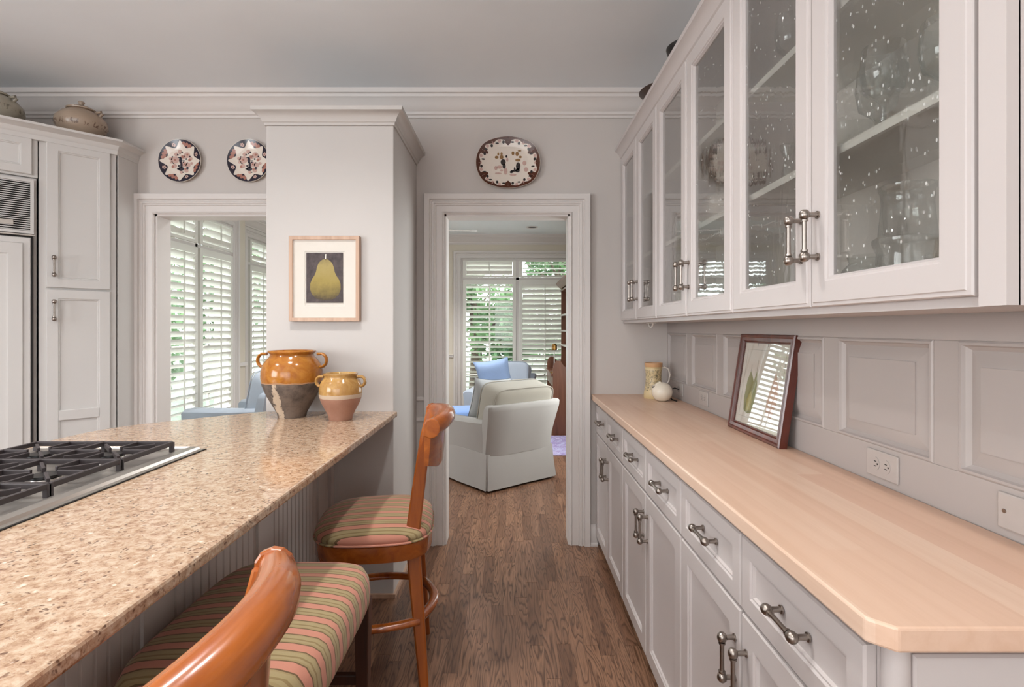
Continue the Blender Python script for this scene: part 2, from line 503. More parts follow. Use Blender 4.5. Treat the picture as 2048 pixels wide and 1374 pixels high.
def tag(o, label, cat=None, group=None, kind=None):
    o['label'] = label
    if cat: o['category'] = cat
    if group: o['group'] = group
    if kind: o['kind'] = kind
    return o
def thing(name, label, cat, loc=(0, 0, 0), rz=0.0, group=None):
    o = bpy.data.objects.new(name, None); COL.objects.link(o)
    o.location = loc; o.rotation_euler = (0, 0, rz); o.empty_display_size = 0.1
    return tag(o, label, cat, group)
def struct(o, label):
    return tag(o, label, kind='structure')
def inst(src, name, parent, loc=(0, 0, 0), rot=(0, 0, 0), scale=None):
    c = src.copy(); c.name = name; COL.objects.link(c)
    c.parent = parent; c.location = loc; c.rotation_euler = rot
    if scale: c.scale = scale
    return c
def copy_tree(o, parent=None):
    c = o.copy(); COL.objects.link(c); c.parent = parent
    for ch in [x for x in o.children]:
        copy_tree(ch, c)
    return c
R = radians

# ================================================================== THE SETTING
YB = 3.235          # face of the back wall
WT = 0.13           # its thickness
XR = 0.961          # face of the right wall
DX0, DX1, DTOP = -0.41, 0.364, 2.035     # doorway
LX0, LX1 = -2.193, -1.33                 # wide opening on the left
XL, YREAR = -3.7, -2.6
YF = 8.10           # face of the family room's far wall
FX0, FX1 = -3.20, 1.10                   # family room

# floor: slab plus the oak strips that can be told apart
fl = struct(MB().box(-3.9, YREAR - 0.2, -0.08, 1.3, YF + 0.2, -0.0025).build('floor', 'oak_far'), 'brown oak strip floor running through both rooms')
PW = 0.0572
plank_src = {}
rows = 27
for i in range(rows):
    x = -0.95 + i * PW
    y0 = 1.78; yend = 3.32
    if -0.62 < x < 0.56: yend = 6.7
    y = y0 - random.random() * 0.4
    while y < yend:
        L = random.choice([0.42, 0.55, 0.68, 0.82, 1.0])
        if L not in plank_src:
            o = MB().box(0, 0, -0.0125, PW - 0.0007, L - 0.0008, 0).build('oak_strip', 'oak', fl, (x, y, 0))
            plank_src[L] = o
        else:
            o = inst(plank_src[L], 'oak_strip', fl, (x, y, 0))
        y += L

struct(MB().box(XL - 0.2, YREAR - 0.2, CZ, 1.3, YF + 0.2, CZ + 0.1).build('ceiling', 'ceiling'), 'plain off-white ceiling over both rooms')

# back wall with its two openings
wb = MB()
zt = CZ
wb.box(XL - 0.1, YB, 0, LX0, YB + WT, zt).box(LX0, YB, DTOP, LX1, YB + WT, zt).box(LX1, YB, 0, DX0, YB + WT, zt)
wb.box(DX0, YB, DTOP, DX1, YB + WT, zt).box(DX1, YB, 0, 1.25, YB + WT, zt)
struct(wb.build('wall_back', 'wall'), 'greige kitchen wall with the doorway and the wide opening')
struct(MB().box(XR + 0.012, YREAR - 0.1, 0, XR + 0.15, YB + 0.05, zt).build('wall_right', 'wall'), 'greige wall behind the glass-door cabinets')
struct(MB().box(XL - 0.12, YREAR - 0.1, 0, XL, YB + 0.05, zt).build('wall_left', 'wall'), 'kitchen wall behind the refrigerator corner')
wr = MB().box(XL - 0.1, YREAR - 0.12, 0, XR + 0.15, YREAR, zt)
struct(wr.build('wall_rear', 'wall'), 'kitchen wall behind the photographer')

# ceiling crown on the kitchen walls
CROWN = [(0, 0), (0, -0.145), (0.012, -0.145), (0.014, -0.132), (0.024, -0.128), (0.026, -0.112), (0.034, -0.106), (0.050, -0.078), (0.075, -0.050), (0.085, -0.046), (0.088, -0.030), (0.100, -0.026), (0.104, 0)]
c = MB().sweep([(XL, YREAR), (XL, YB), (XR + 0.012, YB), (XR + 0.012, YREAR)], CROWN, CZ, 1)
struct(c.build('trim_1', 'trim', smooth=30), 'white crown moulding along the kitchen ceiling')

# door casings (front side) and jambs
CAS = [(0, 0), (0, 0.014), (0.006, 0.019), (0.011, 0.014), (0.014, 0.012), (0.048, 0.014), (0.052, 0.021), (0.060, 0.020), (0.064, 0.026), (0.072, 0.027), (0.078, 0.020), (0.084, 0.020), (0.088, 0.034), (0.119, 0.036), (0.121, 0.032), (0.121, 0)]
def casing(x0, x1, top, yface, sgn, name, label, mat='trim'):
    m = MB(); rr = []
    for px, pz, dx, dz in ((x0, 0, -1, 0), (x0, top, -1, 1), (x1, top, 1, 1), (x1, 0, 1, 0)):
        rr.append([(px + dx * u, yface + sgn * v, pz + dz * u) for u, v in CAS])
    m.rings(rr)
    o = m.build(name, mat, smooth=25)
    j = MB()
    j.box(x0, YB, 0, x0 + 0.012, YB + WT, top).box(x1 - 0.012, YB, 0, x1, YB + WT, top).box(x0, YB, top - 0.012, x1, YB + WT, top)
    j.build('jamb', mat, o)
    m2 = MB(); rr = []
    for px, pz, dx, dz in ((x0, 0, -1, 0), (x0, top, -1, 1), (x1, top, 1, 1), (x1, 0, 1, 0)):
        rr.append([(px + dx * u, YB + WT + v, pz + dz * u) for u, v in CAS])
    m2.rings(rr).build('back_casing', mat, o, smooth=25)
    return struct(o, label)
casing(DX0, DX1, DTOP, YB, -1, 'trim_2', 'moulded white casing around the doorway to the armchairs')
casing(LX0, LX1, DTOP, YB, -1, 'trim_3', 'moulded white casing around the wide opening beside the refrigerator')

# partition at the end of the peninsula
CX0, CX1, CY, CH = -1.213, -0.582, 2.60, 2.335
pt = struct(MB().box(CX0, CY, 0, CX1, YB, CH).build('wall_partition', 'column', bevel=0.003), 'tall white partition at the end of the granite counter')
CCR = [(0, 0), (0.006, 0), (0.008, 0.012), (0.014, 0.016), (0.022, 0.036), (0.040, 0.056), (0.052, 0.060), (0.054, 0.078), (0, 0.078)]
c = MB().sweep([(CX0, YB), (CX0, CY), (CX1, CY), (CX1, YB)], CCR, CH, 1)
c.box(CX0, CY, CH, CX1, YB, CH + 0.076)
struct(c.build('trim_4', 'column', smooth=30), 'white crown moulding capping the partition')
BASE = [(0, 0), (0.030, 0), (0.030, 0.012), (0.016, 0.018), (0.016, 0.10), (0.010, 0.115), (0.004, 0.125), (0, 0.125)]
struct(MB().sweep([(CX0, YB - 0.02), (CX0, CY), (CX1, CY), (CX1, YB)], [(0, 0), (0.012, 0), (0.012, 0.02), (0, 0.02)], 0, 1).build('baseboard_partition', 'ashwood'), 'low wood shoe moulding around the partition')
m = MB().sweep([(CX1, YB), (DX0 - 0.121, YB)], BASE, 0, 1)
m.sweep([(DX1 + 0.121, YB), (0.53, YB)], BASE, 0, 1)
struct(m.build('baseboard_back', 'trim', smooth=30), 'white baseboard beside the doorway casing')
m = MB()
for z in (0.90, 0.775):
    m.box(CX1, YB - 0.014, z - 0.012, DX0 - 0.121, YB, z + 0.012)
struct(m.build('trim_5', 'trim', bevel=0.004), 'white chair rail between partition and doorway')

# panelling above the butcher block
PITCH = 0.417
def ygrid(k): return 0.765 + PITCH * k          # 0.765 1.182 1.599 2.016 2.433 2.850 3.267
wpan = MB()
pz0, pz1 = 1.024, 1.305
ztop = 1.42
wpan.box(XR, -0.8, 0.90, XR + 0.014, YB, pz0).box(XR, -0.8, pz1, XR + 0.014, YB, ztop)
ys = [-0.8]
pans = []
for k in range(-1, 6):
    a = ygrid(k) + 0.012; b = a + 0.35
    if k == 5: b = min(b, YB - 0.025)
    pans.append((a, b)); ys += [a, b]
ys.append(YB)
for i in range(0, len(ys), 2):
    wpan.box(XR, ys[i], pz0, XR + 0.014, ys[i + 1], pz1)
wp = struct(wpan.build('wall_panelling', 'panel', bevel=0.0015), 'grey raised panelling between butcher block and cabinets')
for a, b in pans:
    q = MB().loops(b - a, pz1 - pz0, [(0, 0.0), (0.004, -0.003), (0.009, -0.003), (0.012, 0.004), (0.020, 0.012), (0.050, 0.002), (0.054, 0.002), (0.054, -0.001)], 0.0135)
    q.build('raised_panel', 'panel', wp, (XR, b, pz0), (0, 0, R(-90)), smooth=20)

# ------------------------------------------------------------------ family room shell
wf = MB()
WX0, WX1, WZ0, WZ1 = -0.77, 0.95, 0.12, 2.41
WX2, WX3 = -2.60, -1.30
wf.box(FX0 - 0.4, YF, 0, WX2, YF + 0.12, zt).box(WX3, YF, 0, WX0, YF + 0.12, zt).box(WX2, YF, 0, WX3, YF + 0.12, WZ0).box(WX2, YF, WZ1, WX3, YF + 0.12, zt).box(WX1, YF, 0, FX1 + 0.1, YF + 0.12, zt).box(WX0, YF, 0, WX1, YF + 0.12, WZ0).box(WX0, YF, WZ1, WX1, YF + 0.12, zt)
struct(wf.build('wall_far', 'far_wall'), 'cream far wall of the family room')
struct(MB().box(FX1, YB + WT, 0, FX1 + 0.12, YF, zt).build('wall_far_right', 'far_wall'), 'cream family room wall behind the hutch')
SX0 = FX0; S0, S1 = 4.05, 6.02      # first side window, along y
SX1 = -3.40; T0, T1 = 6.76, 7.98    # second side window
SZ1 = 2.51
ws = MB()
ws.box(SX0 - 0.12, YB + WT, 0, SX0, S0, zt).box(SX0 - 0.12, S1, 0, SX0, 6.32, zt).box(SX0 - 0.12, S0, 0, SX0, S1, WZ0).box(SX0 - 0.12, S0, SZ1, SX0, S1, zt)
ws.box(SX1 - 0.12, 6.22, 0, SX1, T0, zt).box(SX1 - 0.12, T1, 0, SX1, YF, zt).box(SX1 - 0.12, T0, 0, SX1, T1, WZ0).box(SX1 - 0.12, T0, SZ1, SX1, T1, zt)
ws.box(SX1 - 0.1, 6.24, 0, SX0 - 0.02, 6.32, zt)
struct(ws.build('wall_far_left', 'far_wall'), 'family room wall with the shuttered side windows')
c = MB().sweep([(FX0, YB + WT), (FX0, 6.32), (SX1, 6.32), (SX1, YF), (FX1, YF), (FX1, YB + WT)], CROWN, CZ, 1)
struct(c.build('trim_6', 'trim', smooth=30), 'white crown moulding in the family room')
m = MB()
m.box(WX3 + 0.12, YF - 0.02, 0.885, WX0 - 0.12, YF, 0.915).box(WX3 + 0.12, YF - 0.03, 0.915, WX0 - 0.12, YF, 0.93)
m.box(SX0, S1 + 0.12, 0.885, SX0 + 0.03, 6.32, 0.93)
struct(m.build('trim_7', 'trim', bevel=0.004), 'white chair rail in the family room')
struct(MB().sweep([(SX1, YF), (WX0 - 0.1, YF)], BASE, 0, 1).build('baseboard_far', 'trim'), 'white baseboard under the far window wall')

# shuttered windows -------------------------------------------------------------
louver_cache = {}
def louver(parent, x0, x1, z, y, tilt):
    L = round(x1 - x0, 3)
    if L not in louver_cache:
        h = 0.042; n = 8; pr = []
        for i in range(n):
            a = 2 * pi * i / n
            pr.append((h * cos(a), 0.0055 * sin(a)))
        mb = MB().prism(pr, 'X', 0, L)
        louver_cache[L] = mb.build('louver', 'shutter', parent, (x0, y, z), (tilt, 0, 0), smooth=60)
        return
    inst(louver_cache[L], 'louver', parent, (x0, y, z), (tilt, 0, 0))
def shutter(win, x0, x1, z0, z1, tilt, tilt2=None, zmid=None):
    """a hinged panel: frame, tilt rod, every louver. local: x along the wall, y into the wall"""
    s = 0.05; y0, y1 = -0.028, 0.0
    fr = MB().box(x0, y0, z0, x0 + s, y1, z1).box(x1 - s, y0, z0, x1, y1, z1)
    rb = 0.09 if z1 - z0 > 0.6 else 0.03
    fr.box(x0 + s, y0, z0, x1 - s, y1, z0 + rb).box(x0 + s, y0, z1 - rb * 0.8, x1 - s, y1, z1)
    p = fr.build('shutter_panel', 'shutter', win, bevel=0.002)
    za, zb = z0 + rb + 0.038, z1 - rb * 0.8 - 0.036
    n = max(2, round((zb - za) / 0.0775) + 1)
    for i in range(n):
        z = za + (zb - za) * i / (n - 1)
        t = tilt if (zmid is None or z > zmid) else tilt2
        louver(p, x0 + s + 0.002, x1 - s - 0.002, z, (y0 + y1) / 2, t)
    xm = (x0 + x1) / 2
    MB().box(xm - 0.006, -0.075, za - 0.02, xm + 0.006, -0.062, zb + 0.03).build('tilt_rod', 'shutter', p)
    return p
def window(name, label, loc, rz, wd, panels, tz=2.10, WZ1=WZ1):
    """panels: list of (x0, x1, tilt, tilt_transom)"""
    o = bpy.data.objects.new(name, None); COL.objects.link(o); o.location = loc; o.rotation_euler = (0, 0, rz)
    struct(o, label)
    m = MB(); rr = []
    for px, pz, dx, dz in ((0, WZ0, -1, -1), (0, WZ1, -1, 1), (wd, WZ1, 1, 1), (wd, WZ0, 1, -1)):
        rr.append([(px + dx * u * 0.95, -v, pz + dz * u * (0.95 if dz > 0 else 0.6)) for u, v in CAS])
    m.rings(rr, True, False, True).build('casing', 'trim', o, smooth=25)
    f = MB().box(0, 0.0, WZ0, 0.03, 0.11, WZ1).box(wd - 0.03, 0.0, WZ0, wd, 0.11, WZ1).box(0.03, 0, WZ1 - 0.03, wd - 0.03, 0.11, WZ1).box(0.03, 0, WZ0, wd - 0.03, 0.11, WZ0 + 0.03)
    f.box(0.03, 0.0, tz - 0.02, wd - 0.03, 0.11, tz + 0.02)
    for a, b in zip(panels[:-1], panels[1:]):
        f.box(a[1], 0.0, WZ0 + 0.03, b[0], 0.11, WZ1 - 0.03)
    f.build('window_frame', 'trim', o, bevel=0.002)
    for x0, x1, t, tt in panels:
        shutter(o, x0, x1, WZ0 + 0.03, tz - 0.02, t, t * 0.8, 1.0)
        shutter(o, x0, x1, tz + 0.02, WZ1 - 0.03, tt)
        MB().box(x0, 0.072, WZ0 + 0.03, x1, 0.078, tz - 0.02).build('window_pane', 'pane', o)
        MB().box(x0, 0.072, tz + 0.02, x1, 0.078, WZ1 - 0.03).build('window_pane', 'pane', o)
        s = MB().box((x0 + x1) / 2 - 0.012, 0.066, WZ0 + 0.03, (x0 + x1) / 2 + 0.012, 0.085, tz - 0.02)
        for k in range(1, 4):
            zz = WZ0 + (tz - WZ0) * k / 4
            s.box(x0, 0.066, zz - 0.011, x1, 0.085, zz + 0.011)
        s.build('glazing_bar', 'trim', o)
    return o
window('window_1', 'plantation-shuttered window seen through the doorway', (WX0, YF, 0), 0, WX1 - WX0,
       [(0.03, 0.845, R(-24), R(-48)), (0.895, 1.69, R(-60), R(-6))])
window('window_2', 'plantation-shuttered side window left in the wide opening', (SX0, S0, 0), R(90), S1 - S0,
       [(0.03, 0.66, R(0), R(0)), (0.70, 1.27, R(-40), R(-42)), (1.31, 1.94, R(-40), R(-42))], 2.175, SZ1)
window('window_3', 'plantation-shuttered side window close beside the white partition', (SX1, T0, 0), R(90), T1 - T0,
       [(0.03, 0.60, R(-40), R(-34)), (0.63, 1.19, R(0), R(0))], 2.175, SZ1)
window('window_4', 'plantation-shuttered far window hidden behind the white partition', (WX2, YF, 0), 0, WX3 - WX2,
       [(0.03, 0.635, R(-30), R(-30)), (0.665, 1.27, R(-30), R(-30))])

# outdoors -----------------------------------------------------------------------
tag(MB().box(-30, -10, -0.9, 30, 40, -0.6).build('lawn', 'lawn'), 'green lawn outside the shuttered windows', kind='structure')
def tree(loc, h, rad, n, label):
    t = thing('leafy_tree', label, 'tree', loc, group='trees outside the windows')
    tr = MB().tube([(0, 0, 0), (0.05, 0.02, h * 0.3), (-0.05, 0.05, h * 0.6), (0.08, 0, h * 0.85)], [0.16, 0.13, 0.10, 0.03], 8)
    for k in range(5):
        a = k * 1.3
        tr.tube([(0, 0, h * (0.3 + 0.08 * k)), (cos(a) * rad * 0.4, sin(a) * rad * 0.4, h * (0.45 + 0.08 * k)), (cos(a) * rad * 0.8, sin(a) * rad * 0.8, h * (0.5 + 0.09 * k))], [0.05, 0.035, 0.012], 6)
    tr.build('trunk', 'bark', t, smooth=60)
    m = MB()
    blobs = [(random.uniform(-1, 1) * rad * 0.7, random.uniform(-1, 1) * rad * 0.7, h * random.uniform(0.25, 1.0), rad * random.uniform(0.25, 0.5)) for _ in range(16)]
    for i in range(n):
        bx, by, bz, br = random.choice(blobs)
        d = Vector((random.gauss(0, 1), random.gauss(0, 1), random.gauss(0, 0.8))).normalized() * br * random.uniform(0.5, 1.05)
        p = Vector((bx, by, bz)) + d
        u = Vector((random.gauss(0, 1), random.gauss(0, 1), random.gauss(0, 1))).normalized()
        v = u.cross(Vector((random.gauss(0, 1), random.gauss(0, 1), random.gauss(0, 1)))).normalized()
        s = random.uniform(0.07, 0.13)
        m.add([p - u * s, p + v * s * 0.5, p + u * s, p - v * s * 0.5], [(0, 1, 2, 3)])
    f = m.build('foliage', 'leaf', t); f['kind'] = 'stuff'
tree((-0.85, 12.2, -0.6), 4.8, 1.4, 5200, 'leafy green tree behind the left shutter of the doorway window')
tree((1.5, 15.4, -0.6), 5.8, 1.6, 5200, 'leafy green tree behind the right shutter of the doorway window')
tree((-7.5, 9.2, -0.6), 5.0, 2.0, 5200, 'leafy green tree behind the side window in the wide opening')
tree((-7.8, 14.2, -0.6), 5.0, 2.0, 4000, 'leafy green tree behind the side window close to the partition')

# ================================================================== RIGHT-HAND CABINETS
def pull(mode, L=0.092):
    """bar pull with ball ends; bar along z, standing off to -y"""
    m = MB(); off = -0.030
    for s in (-1, 1):
        z = s * L / 2
        m.rings([[(0.0055 * cos(2 * pi * i / 10), y, z + 0.0055 * sin(2 * pi * i / 10)) for i in range(10)] for y in (0.0, off)])
        m.lathe([(0.001, -0.0115), (0.006, -0.0105), (0.0100, -0.006), (0.0112, 0), (0.0100, 0.006), (0.006, 0.0105), (0.001, 0.0115)], 14, (0, off, z))
        m.lathe([(0.0078, -0.002), (0.0078, 0.002)], 12, (0, off, z - s * 0.013))
        m.rings([[(0.0085 * cos(2 * pi * i / 12), y, z + 0.0085 * sin(2 * pi * i / 12)) for i in range(12)] for y in (0.0, -0.003)])
    m.lathe([(0.0052, -L / 2), (0.0048, 0), (0.0052, L / 2)], 12, (0, off, 0))
    return m
PULL = {}
def put_pull(parent, x, y, z, horiz=False, L=0.092):
    if L not in PULL:
        PULL[L] = pull(None, L).build('handle', 'nickel', parent, (x, y, z), (0, R(90) if horiz else 0, 0), smooth=50)
        return PULL[L]
    return inst(PULL[L], 'handle', parent, (x, y, z), (0, R(90) if horiz else 0, 0))
SHAKER = lambda st: [(0, 0.004), (0.003, 0.0), (st, 0.0), (st + 0.003, 0.004), (st + 0.007, 0.004), (st + 0.010, 0.010), (st + 0.016, 0.011)]

CT = 0.927; CTH = 0.035
units = [(2.433, 3.215, 'farthest'), (1.599, 2.433, 'middle'), (0.765, 1.599, 'nearest')]
XBF = 0.517
blabel = ['pale grey base cabinet under the butcher block, farthest unit by the doorway', 'pale grey base cabinet under the butcher block, middle unit', 'pale grey base cabinet under the butcher block, nearest unit at the chamfered end']
for ui, (ya, yb, w_) in enumerate(units):
    W = yb - ya
    t = thing('base_cabinet', blabel[ui], 'cabinet', (XBF, yb, 0), R(-90), 'butcher block base cabinets')
    D = XR - XBF
    extra = 0.022 if ui == 2 else 0.0
    b = MB().box(0, 0.019, 0.062, W + extra, D - 0.004, CT - CTH)
    b.build('body', 'grey_cab', t, bevel=0.002)
    MB().box(0.0, 0.075, 0.0, W + extra - 0.01, D - 0.01, 0.0615).build('toe_kick', 'gap', t)
    if ui == 2:
        # panelled end facing the camera, with a rounded corner post
        MB().loops(D - 0.05, 0.80, SHAKER(0.05), 0.012).build('end_panel', 'grey_cab', t, (W + extra + 0.012, 0.045, 0.075), (0, 0, R(90)), smooth=20)
        MB().lathe([(0.018, 0.062), (0.018, CT - CTH)], 14, (W + extra - 0.004, 0.030, 0)).build('corner_post', 'grey_cab', t, smooth=50)
    h = W / 2
    for k in range(2):
        x0 = k * h + 0.004; wd = h - 0.008
        dr = MB().loops(wd, 0.165, SHAKER(0.040), 0.018).build('drawer', 'grey_cab', t, (x0, 0, 0.703), smooth=20)
        put_pull(dr, wd / 2, 0.009, 0.0825, True)
        dd = MB().loops(wd, 0.622, SHAKER(0.055), 0.018).build('door', 'grey_cab', t, (x0, 0, 0.072), smooth=20)
        put_pull(dd, wd - 0.026 if k == 0 else 0.026, 0.0, 0.50)

# butcher block top
ct = MB().prism([(XR - 0.002, YB - 0.002), (0.495, YB - 0.002), (0.495, 0.735), (0.522, 0.708), (XR - 0.002, 0.708)], 'Z', CT - CTH, CT)
tag(ct.build('butcher_block_counter', 'butcher', bevel=0.004), 'pale maple butcher block worktop with a chamfered corner', 'countertop')

# glass-door wall cabinets
XUF = 0.672; UZ0, UZ1 = 1.363, 2.375
ulabel = ['glass-door wall cabinet above the butcher block, farthest unit by the doorway wall', 'glass-door wall cabinet above the butcher block, middle unit', 'glass-door wall cabinet above the butcher block, nearest unit holding the tall glass vase']
for ui, (ya, yb, w_) in enumerate(units):
    if ui == 0: yb = YB - 0.002
    W = yb - ya
    t = thing('wall_cabinet', ulabel[ui], 'cabinet', (XUF, yb, 0), R(-90), 'glass-door wall cabinets')
    D = XR - XUF - 0.002
    ex = 0.05 if ui == 2 else 0.0
    off = yb - units[ui][1]
    c_ = MB()
    c_.box(0, 0.020, UZ0, 0.018, D - 0.012, UZ1).box(W + ex - 0.018, 0.020, UZ0, W + ex, D - 0.012, UZ1)
    c_.box(0.018, 0.020, UZ1 - 0.02, W + ex - 0.018, D - 0.012, UZ1).box(0.018, 0.020, UZ0, W + ex - 0.018, D - 0.012, UZ0 + 0.02)
    if ui == 2: c_.box(W + 0.007, 0.003, UZ0, W + ex, 0.022, UZ1)
    c_.build('carcass', 'grey_cab', t)
    MB().box(0.018, D - 0.0155, UZ0 + 0.02, W + ex - 0.018, D - 0.012, UZ1 - 0.02).build('back_panel', 'cab_in', t)
    for z in (1.722, 2.03):
        MB().box(0.019, 0.030, z - 0.018, W + ex - 0.019, D - 0.017, z).build('shelf', 'shutter', t)
    h = (W - off) / 2
    for k in range(2):
        x0 = off + k * h + 0.003; wd = h - 0.006
        lp = [(0, 0.006), (0.002, 0.003), (0.008, 0.002), (0.010, 0.0), (0.054, 0.0), (0.057, 0.004), (0.061, 0.004), (0.066, 0.012)]
        dd = MB().loops(wd, UZ1 - UZ0 - 0.022, lp, 0.019, True).build('door', 'grey_cab', t, (x0, 0, UZ0 + 0.016), smooth=20)
        MB().box(0.060, 0.013, 0.060, wd - 0.060, 0.016, UZ1 - UZ0 - 0.082).build('glass_pane', 'seedglass', dd)
        put_pull(dd, wd - 0.030 if k == 0 else 0.030, 0.0, 0.155)
m = MB().sweep([(XUF + 0.016, YB), (XUF + 0.016, 0.715), (XR, 0.715)], [(0, 0), (0.008, 0), (0.010, 0.012), (0.016, 0.016), (0.022, 0.034), (0.038, 0.052), (0.048, 0.056), (0.050, 0.072), (0, 0.072)], 2.362, 1)
m.box(XUF + 0.016, 0.715, 2.376, XR, YB - 0.001, 2.43)
m = m.build('trim_8', 'grey_cab', smooth=30)
struct(m, 'grey crown moulding along the top of the glass-door cabinets')

# little white hook under the far wall cabinet
t = thing('under_cabinet_hook', 'small white hook screwed under the farthest glass-door cabinet', 'hook', (0.80, 3.00, 1.363))
MB().tube([(0.0, -0.05, -0.002), (0.0, -0.03, -0.020), (0, 0, -0.026), (0, 0.03, -0.020), (0, 0.05, -0.002)], 0.005, 8).build('loop', 'plastic_w', t, smooth=60)
MB().box(-0.012, -0.06, -0.004, 0.012, 0.06, 0).build('plate', 'plastic_w', t)

# outlets on the panelling
def outlet(y, z, label, blank=False):
    t = thing('outlet', label, 'outlet', (XR, y, z), R(-90), 'outlets on the panelling')
    MB().box(-0.057, -0.006, -0.035, 0.057, 0, 0.035).build('cover_plate', 'plastic', t, bevel=0.003)
    if blank:
        for s in (-1, 1):
            MB().rings([[(s * 0.041 + 0.004 * cos(a * pi / 5), yy, 0.004 * sin(a * pi / 5)) for a in range(10)] for yy in (-0.0075, -0.002)]).build('screw', 'nickel', t)
        return
    for s in (-1, 1):
        rec = MB().rings([[(s * 0.0195 + 0.0145 * cos(a * pi / 10), yy, 0.0172 * sin(a * pi / 10)) for a in range(20)] for yy in (-0.0078, -0.004)]).build('receptacle', 'plastic', t)
        sl = MB()
        sl.box(s * 0.0195 - 0.004, -0.0082, 0.005, s * 0.0195 + 0.004, -0.0075, 0.0072)
        sl.box(s * 0.0195 - 0.004, -0.0082, -0.0072, s * 0.0195 + 0.004, -0.0075, -0.005)
        sl.box(s * 0.0195 + 0.0065, -0.0082, -0.0022, s * 0.0195 + 0.0105, -0.0075, 0.0022)
        sl.build('slots', 'slot', rec)
outlet(1.355, 0.978, 'wall outlet right of the framed pear drawing')
outlet(2.61, 0.983, 'wall outlet between the cream jug and the framed drawing')
outlet(2.985, 0.985, 'wall outlet behind the white round pot with a cord')
outlet(0.975, 0.978, 'blank cover plate at the right edge of the panelling', True)
cd = MB().tube([(XR - 0.008, 2.975, 0.985), (XR - 0.03, 2.985, 0.992), (XR - 0.05, 2.99, 0.985), (XR - 0.06, 2.985, 0.95), (XR - 0.055, 2.96, 0.931), (XR - 0.05, 2.93, 0.930), (XR - 0.045, 2.90, 0.930)], 0.0035, 8)
tag(cd.build('power_cord', 'rubber', smooth=60), 'short black power cord plugged in behind the round white pot', 'cord')

# ================================================================== PENINSULA
PZ = 0.921; PT = 0.026
out = [(-0.562, 2.598), (-1.214, 2.598), (-1.36, 2.475), (-1.50, 2.345), (-1.59, 2.255), (-1.650, 2.165), (-1.680, 2.07), (-1.690, 1.95), (-1.690, -0.7), (-0.562, -0.7)]
tag(MB().prism(out, 'Z', PZ - PT, PZ).build('granite_counter', 'granite', bevel=0.006), 'polished tan granite peninsula counter', 'countertop')
XBD = -0.886
t = thing('peninsula_base', 'grey beadboard base with curved brackets under the granite counter', 'cabinet', (0, 0, 0))
MB().box(-1.60, -0.68, 0.0, XBD - 0.012, 2.10, PZ - PT).box(-1.24, 2.10, 0.0, XBD - 0.012, 2.598, PZ - PT).build('body', 'bead', t)
y = 2.545
MB().box(XBD - 0.012, 2.55, 0.0, XBD + 0.012, 2.598, PZ - PT).build('end_stile', 'grey_cab', t)
bw = 0.0385
bsrc = None
stiles = [1.95, 1.28, 0.62]
while y > 0.3:
    y -= bw
    pr = [(0, 0), (0.010, 0), (0.012, 0.002), (0.012, bw - 0.008), (0.009, bw - 0.005), (0.012, bw - 0.003), (0.010, bw - 0.001), (0, bw - 0.001)]
    if bsrc is None:
        bsrc = MB().prism(pr, 'Z', 0.0, PZ - PT).build('beadboard', 'bead', t, (XBD - 0.012, y, 0))
    else:
        inst(bsrc, 'beadboard', t, (XBD - 0.012, y, 0))
cp = [(0, 0), (0.24, 0), (0.24, -0.035), (0.225, -0.05), (0.19, -0.06), (0.14, -0.085), (0.09, -0.13), (0.055, -0.16), (0.045, -0.19), (0.02, -0.21), (0, -0.21)]
csrc = None
for yy in (2.44, 1.87, 1.30, 0.72):
    st = MB().box(XBD, yy - 0.045, 0.0, XBD + 0.008, yy + 0.045, PZ - PT).build('stile', 'bead', t)
    if csrc is None:
        csrc = MB().prism(cp, 'Y', -0.022, 0.022).build('bracket', 'bead', t, (XBD + 0.008, yy, PZ - PT), bevel=0.002)
    else:
        inst(csrc, 'bracket', t, (XBD + 0.008, yy, PZ - PT))

# cooktop -------------------------------------------------------------------------
t = thing('gas_cooktop', 'stainless steel gas cooktop with black grates set in the granite', 'cooktop', (0, 0, PZ))
kx0, kx1, ky0, ky1 = -1.60, -1.035, 0.80, 1.775
MB().box(kx0 + 0.03, ky0 + 0.03, 0.0, kx1 - 0.055, ky1 - 0.035, 0.008).build('pan', 'steel', t)
rim = [(0, 0), (0, 0.004), (-0.010, 0.006), (-0.012, 0.014), (-0.030, 0.018), (-0.036, 0.013), (-0.050, 0.014), (-0.060, 0.010), (-0.060, 0)]
MB().sweep([(kx0, ky0), (kx0, ky1), (kx1, ky1), (kx1, ky0)], [(u, v) for u, v in rim], 0, -1, True).build('rim', 'steel', t, smooth=30)
MB().box(kx1 - 0.001, ky0, 0.0005, kx1 + 0.004, ky1 + 0.004, 0.003).build('gasket', 'gap', t)
MB().box(-1.058, 1.30, 0.0142, -1.052, 1.345, 0.0152).build('badge', 'chrome', t)
GZ = 0.042
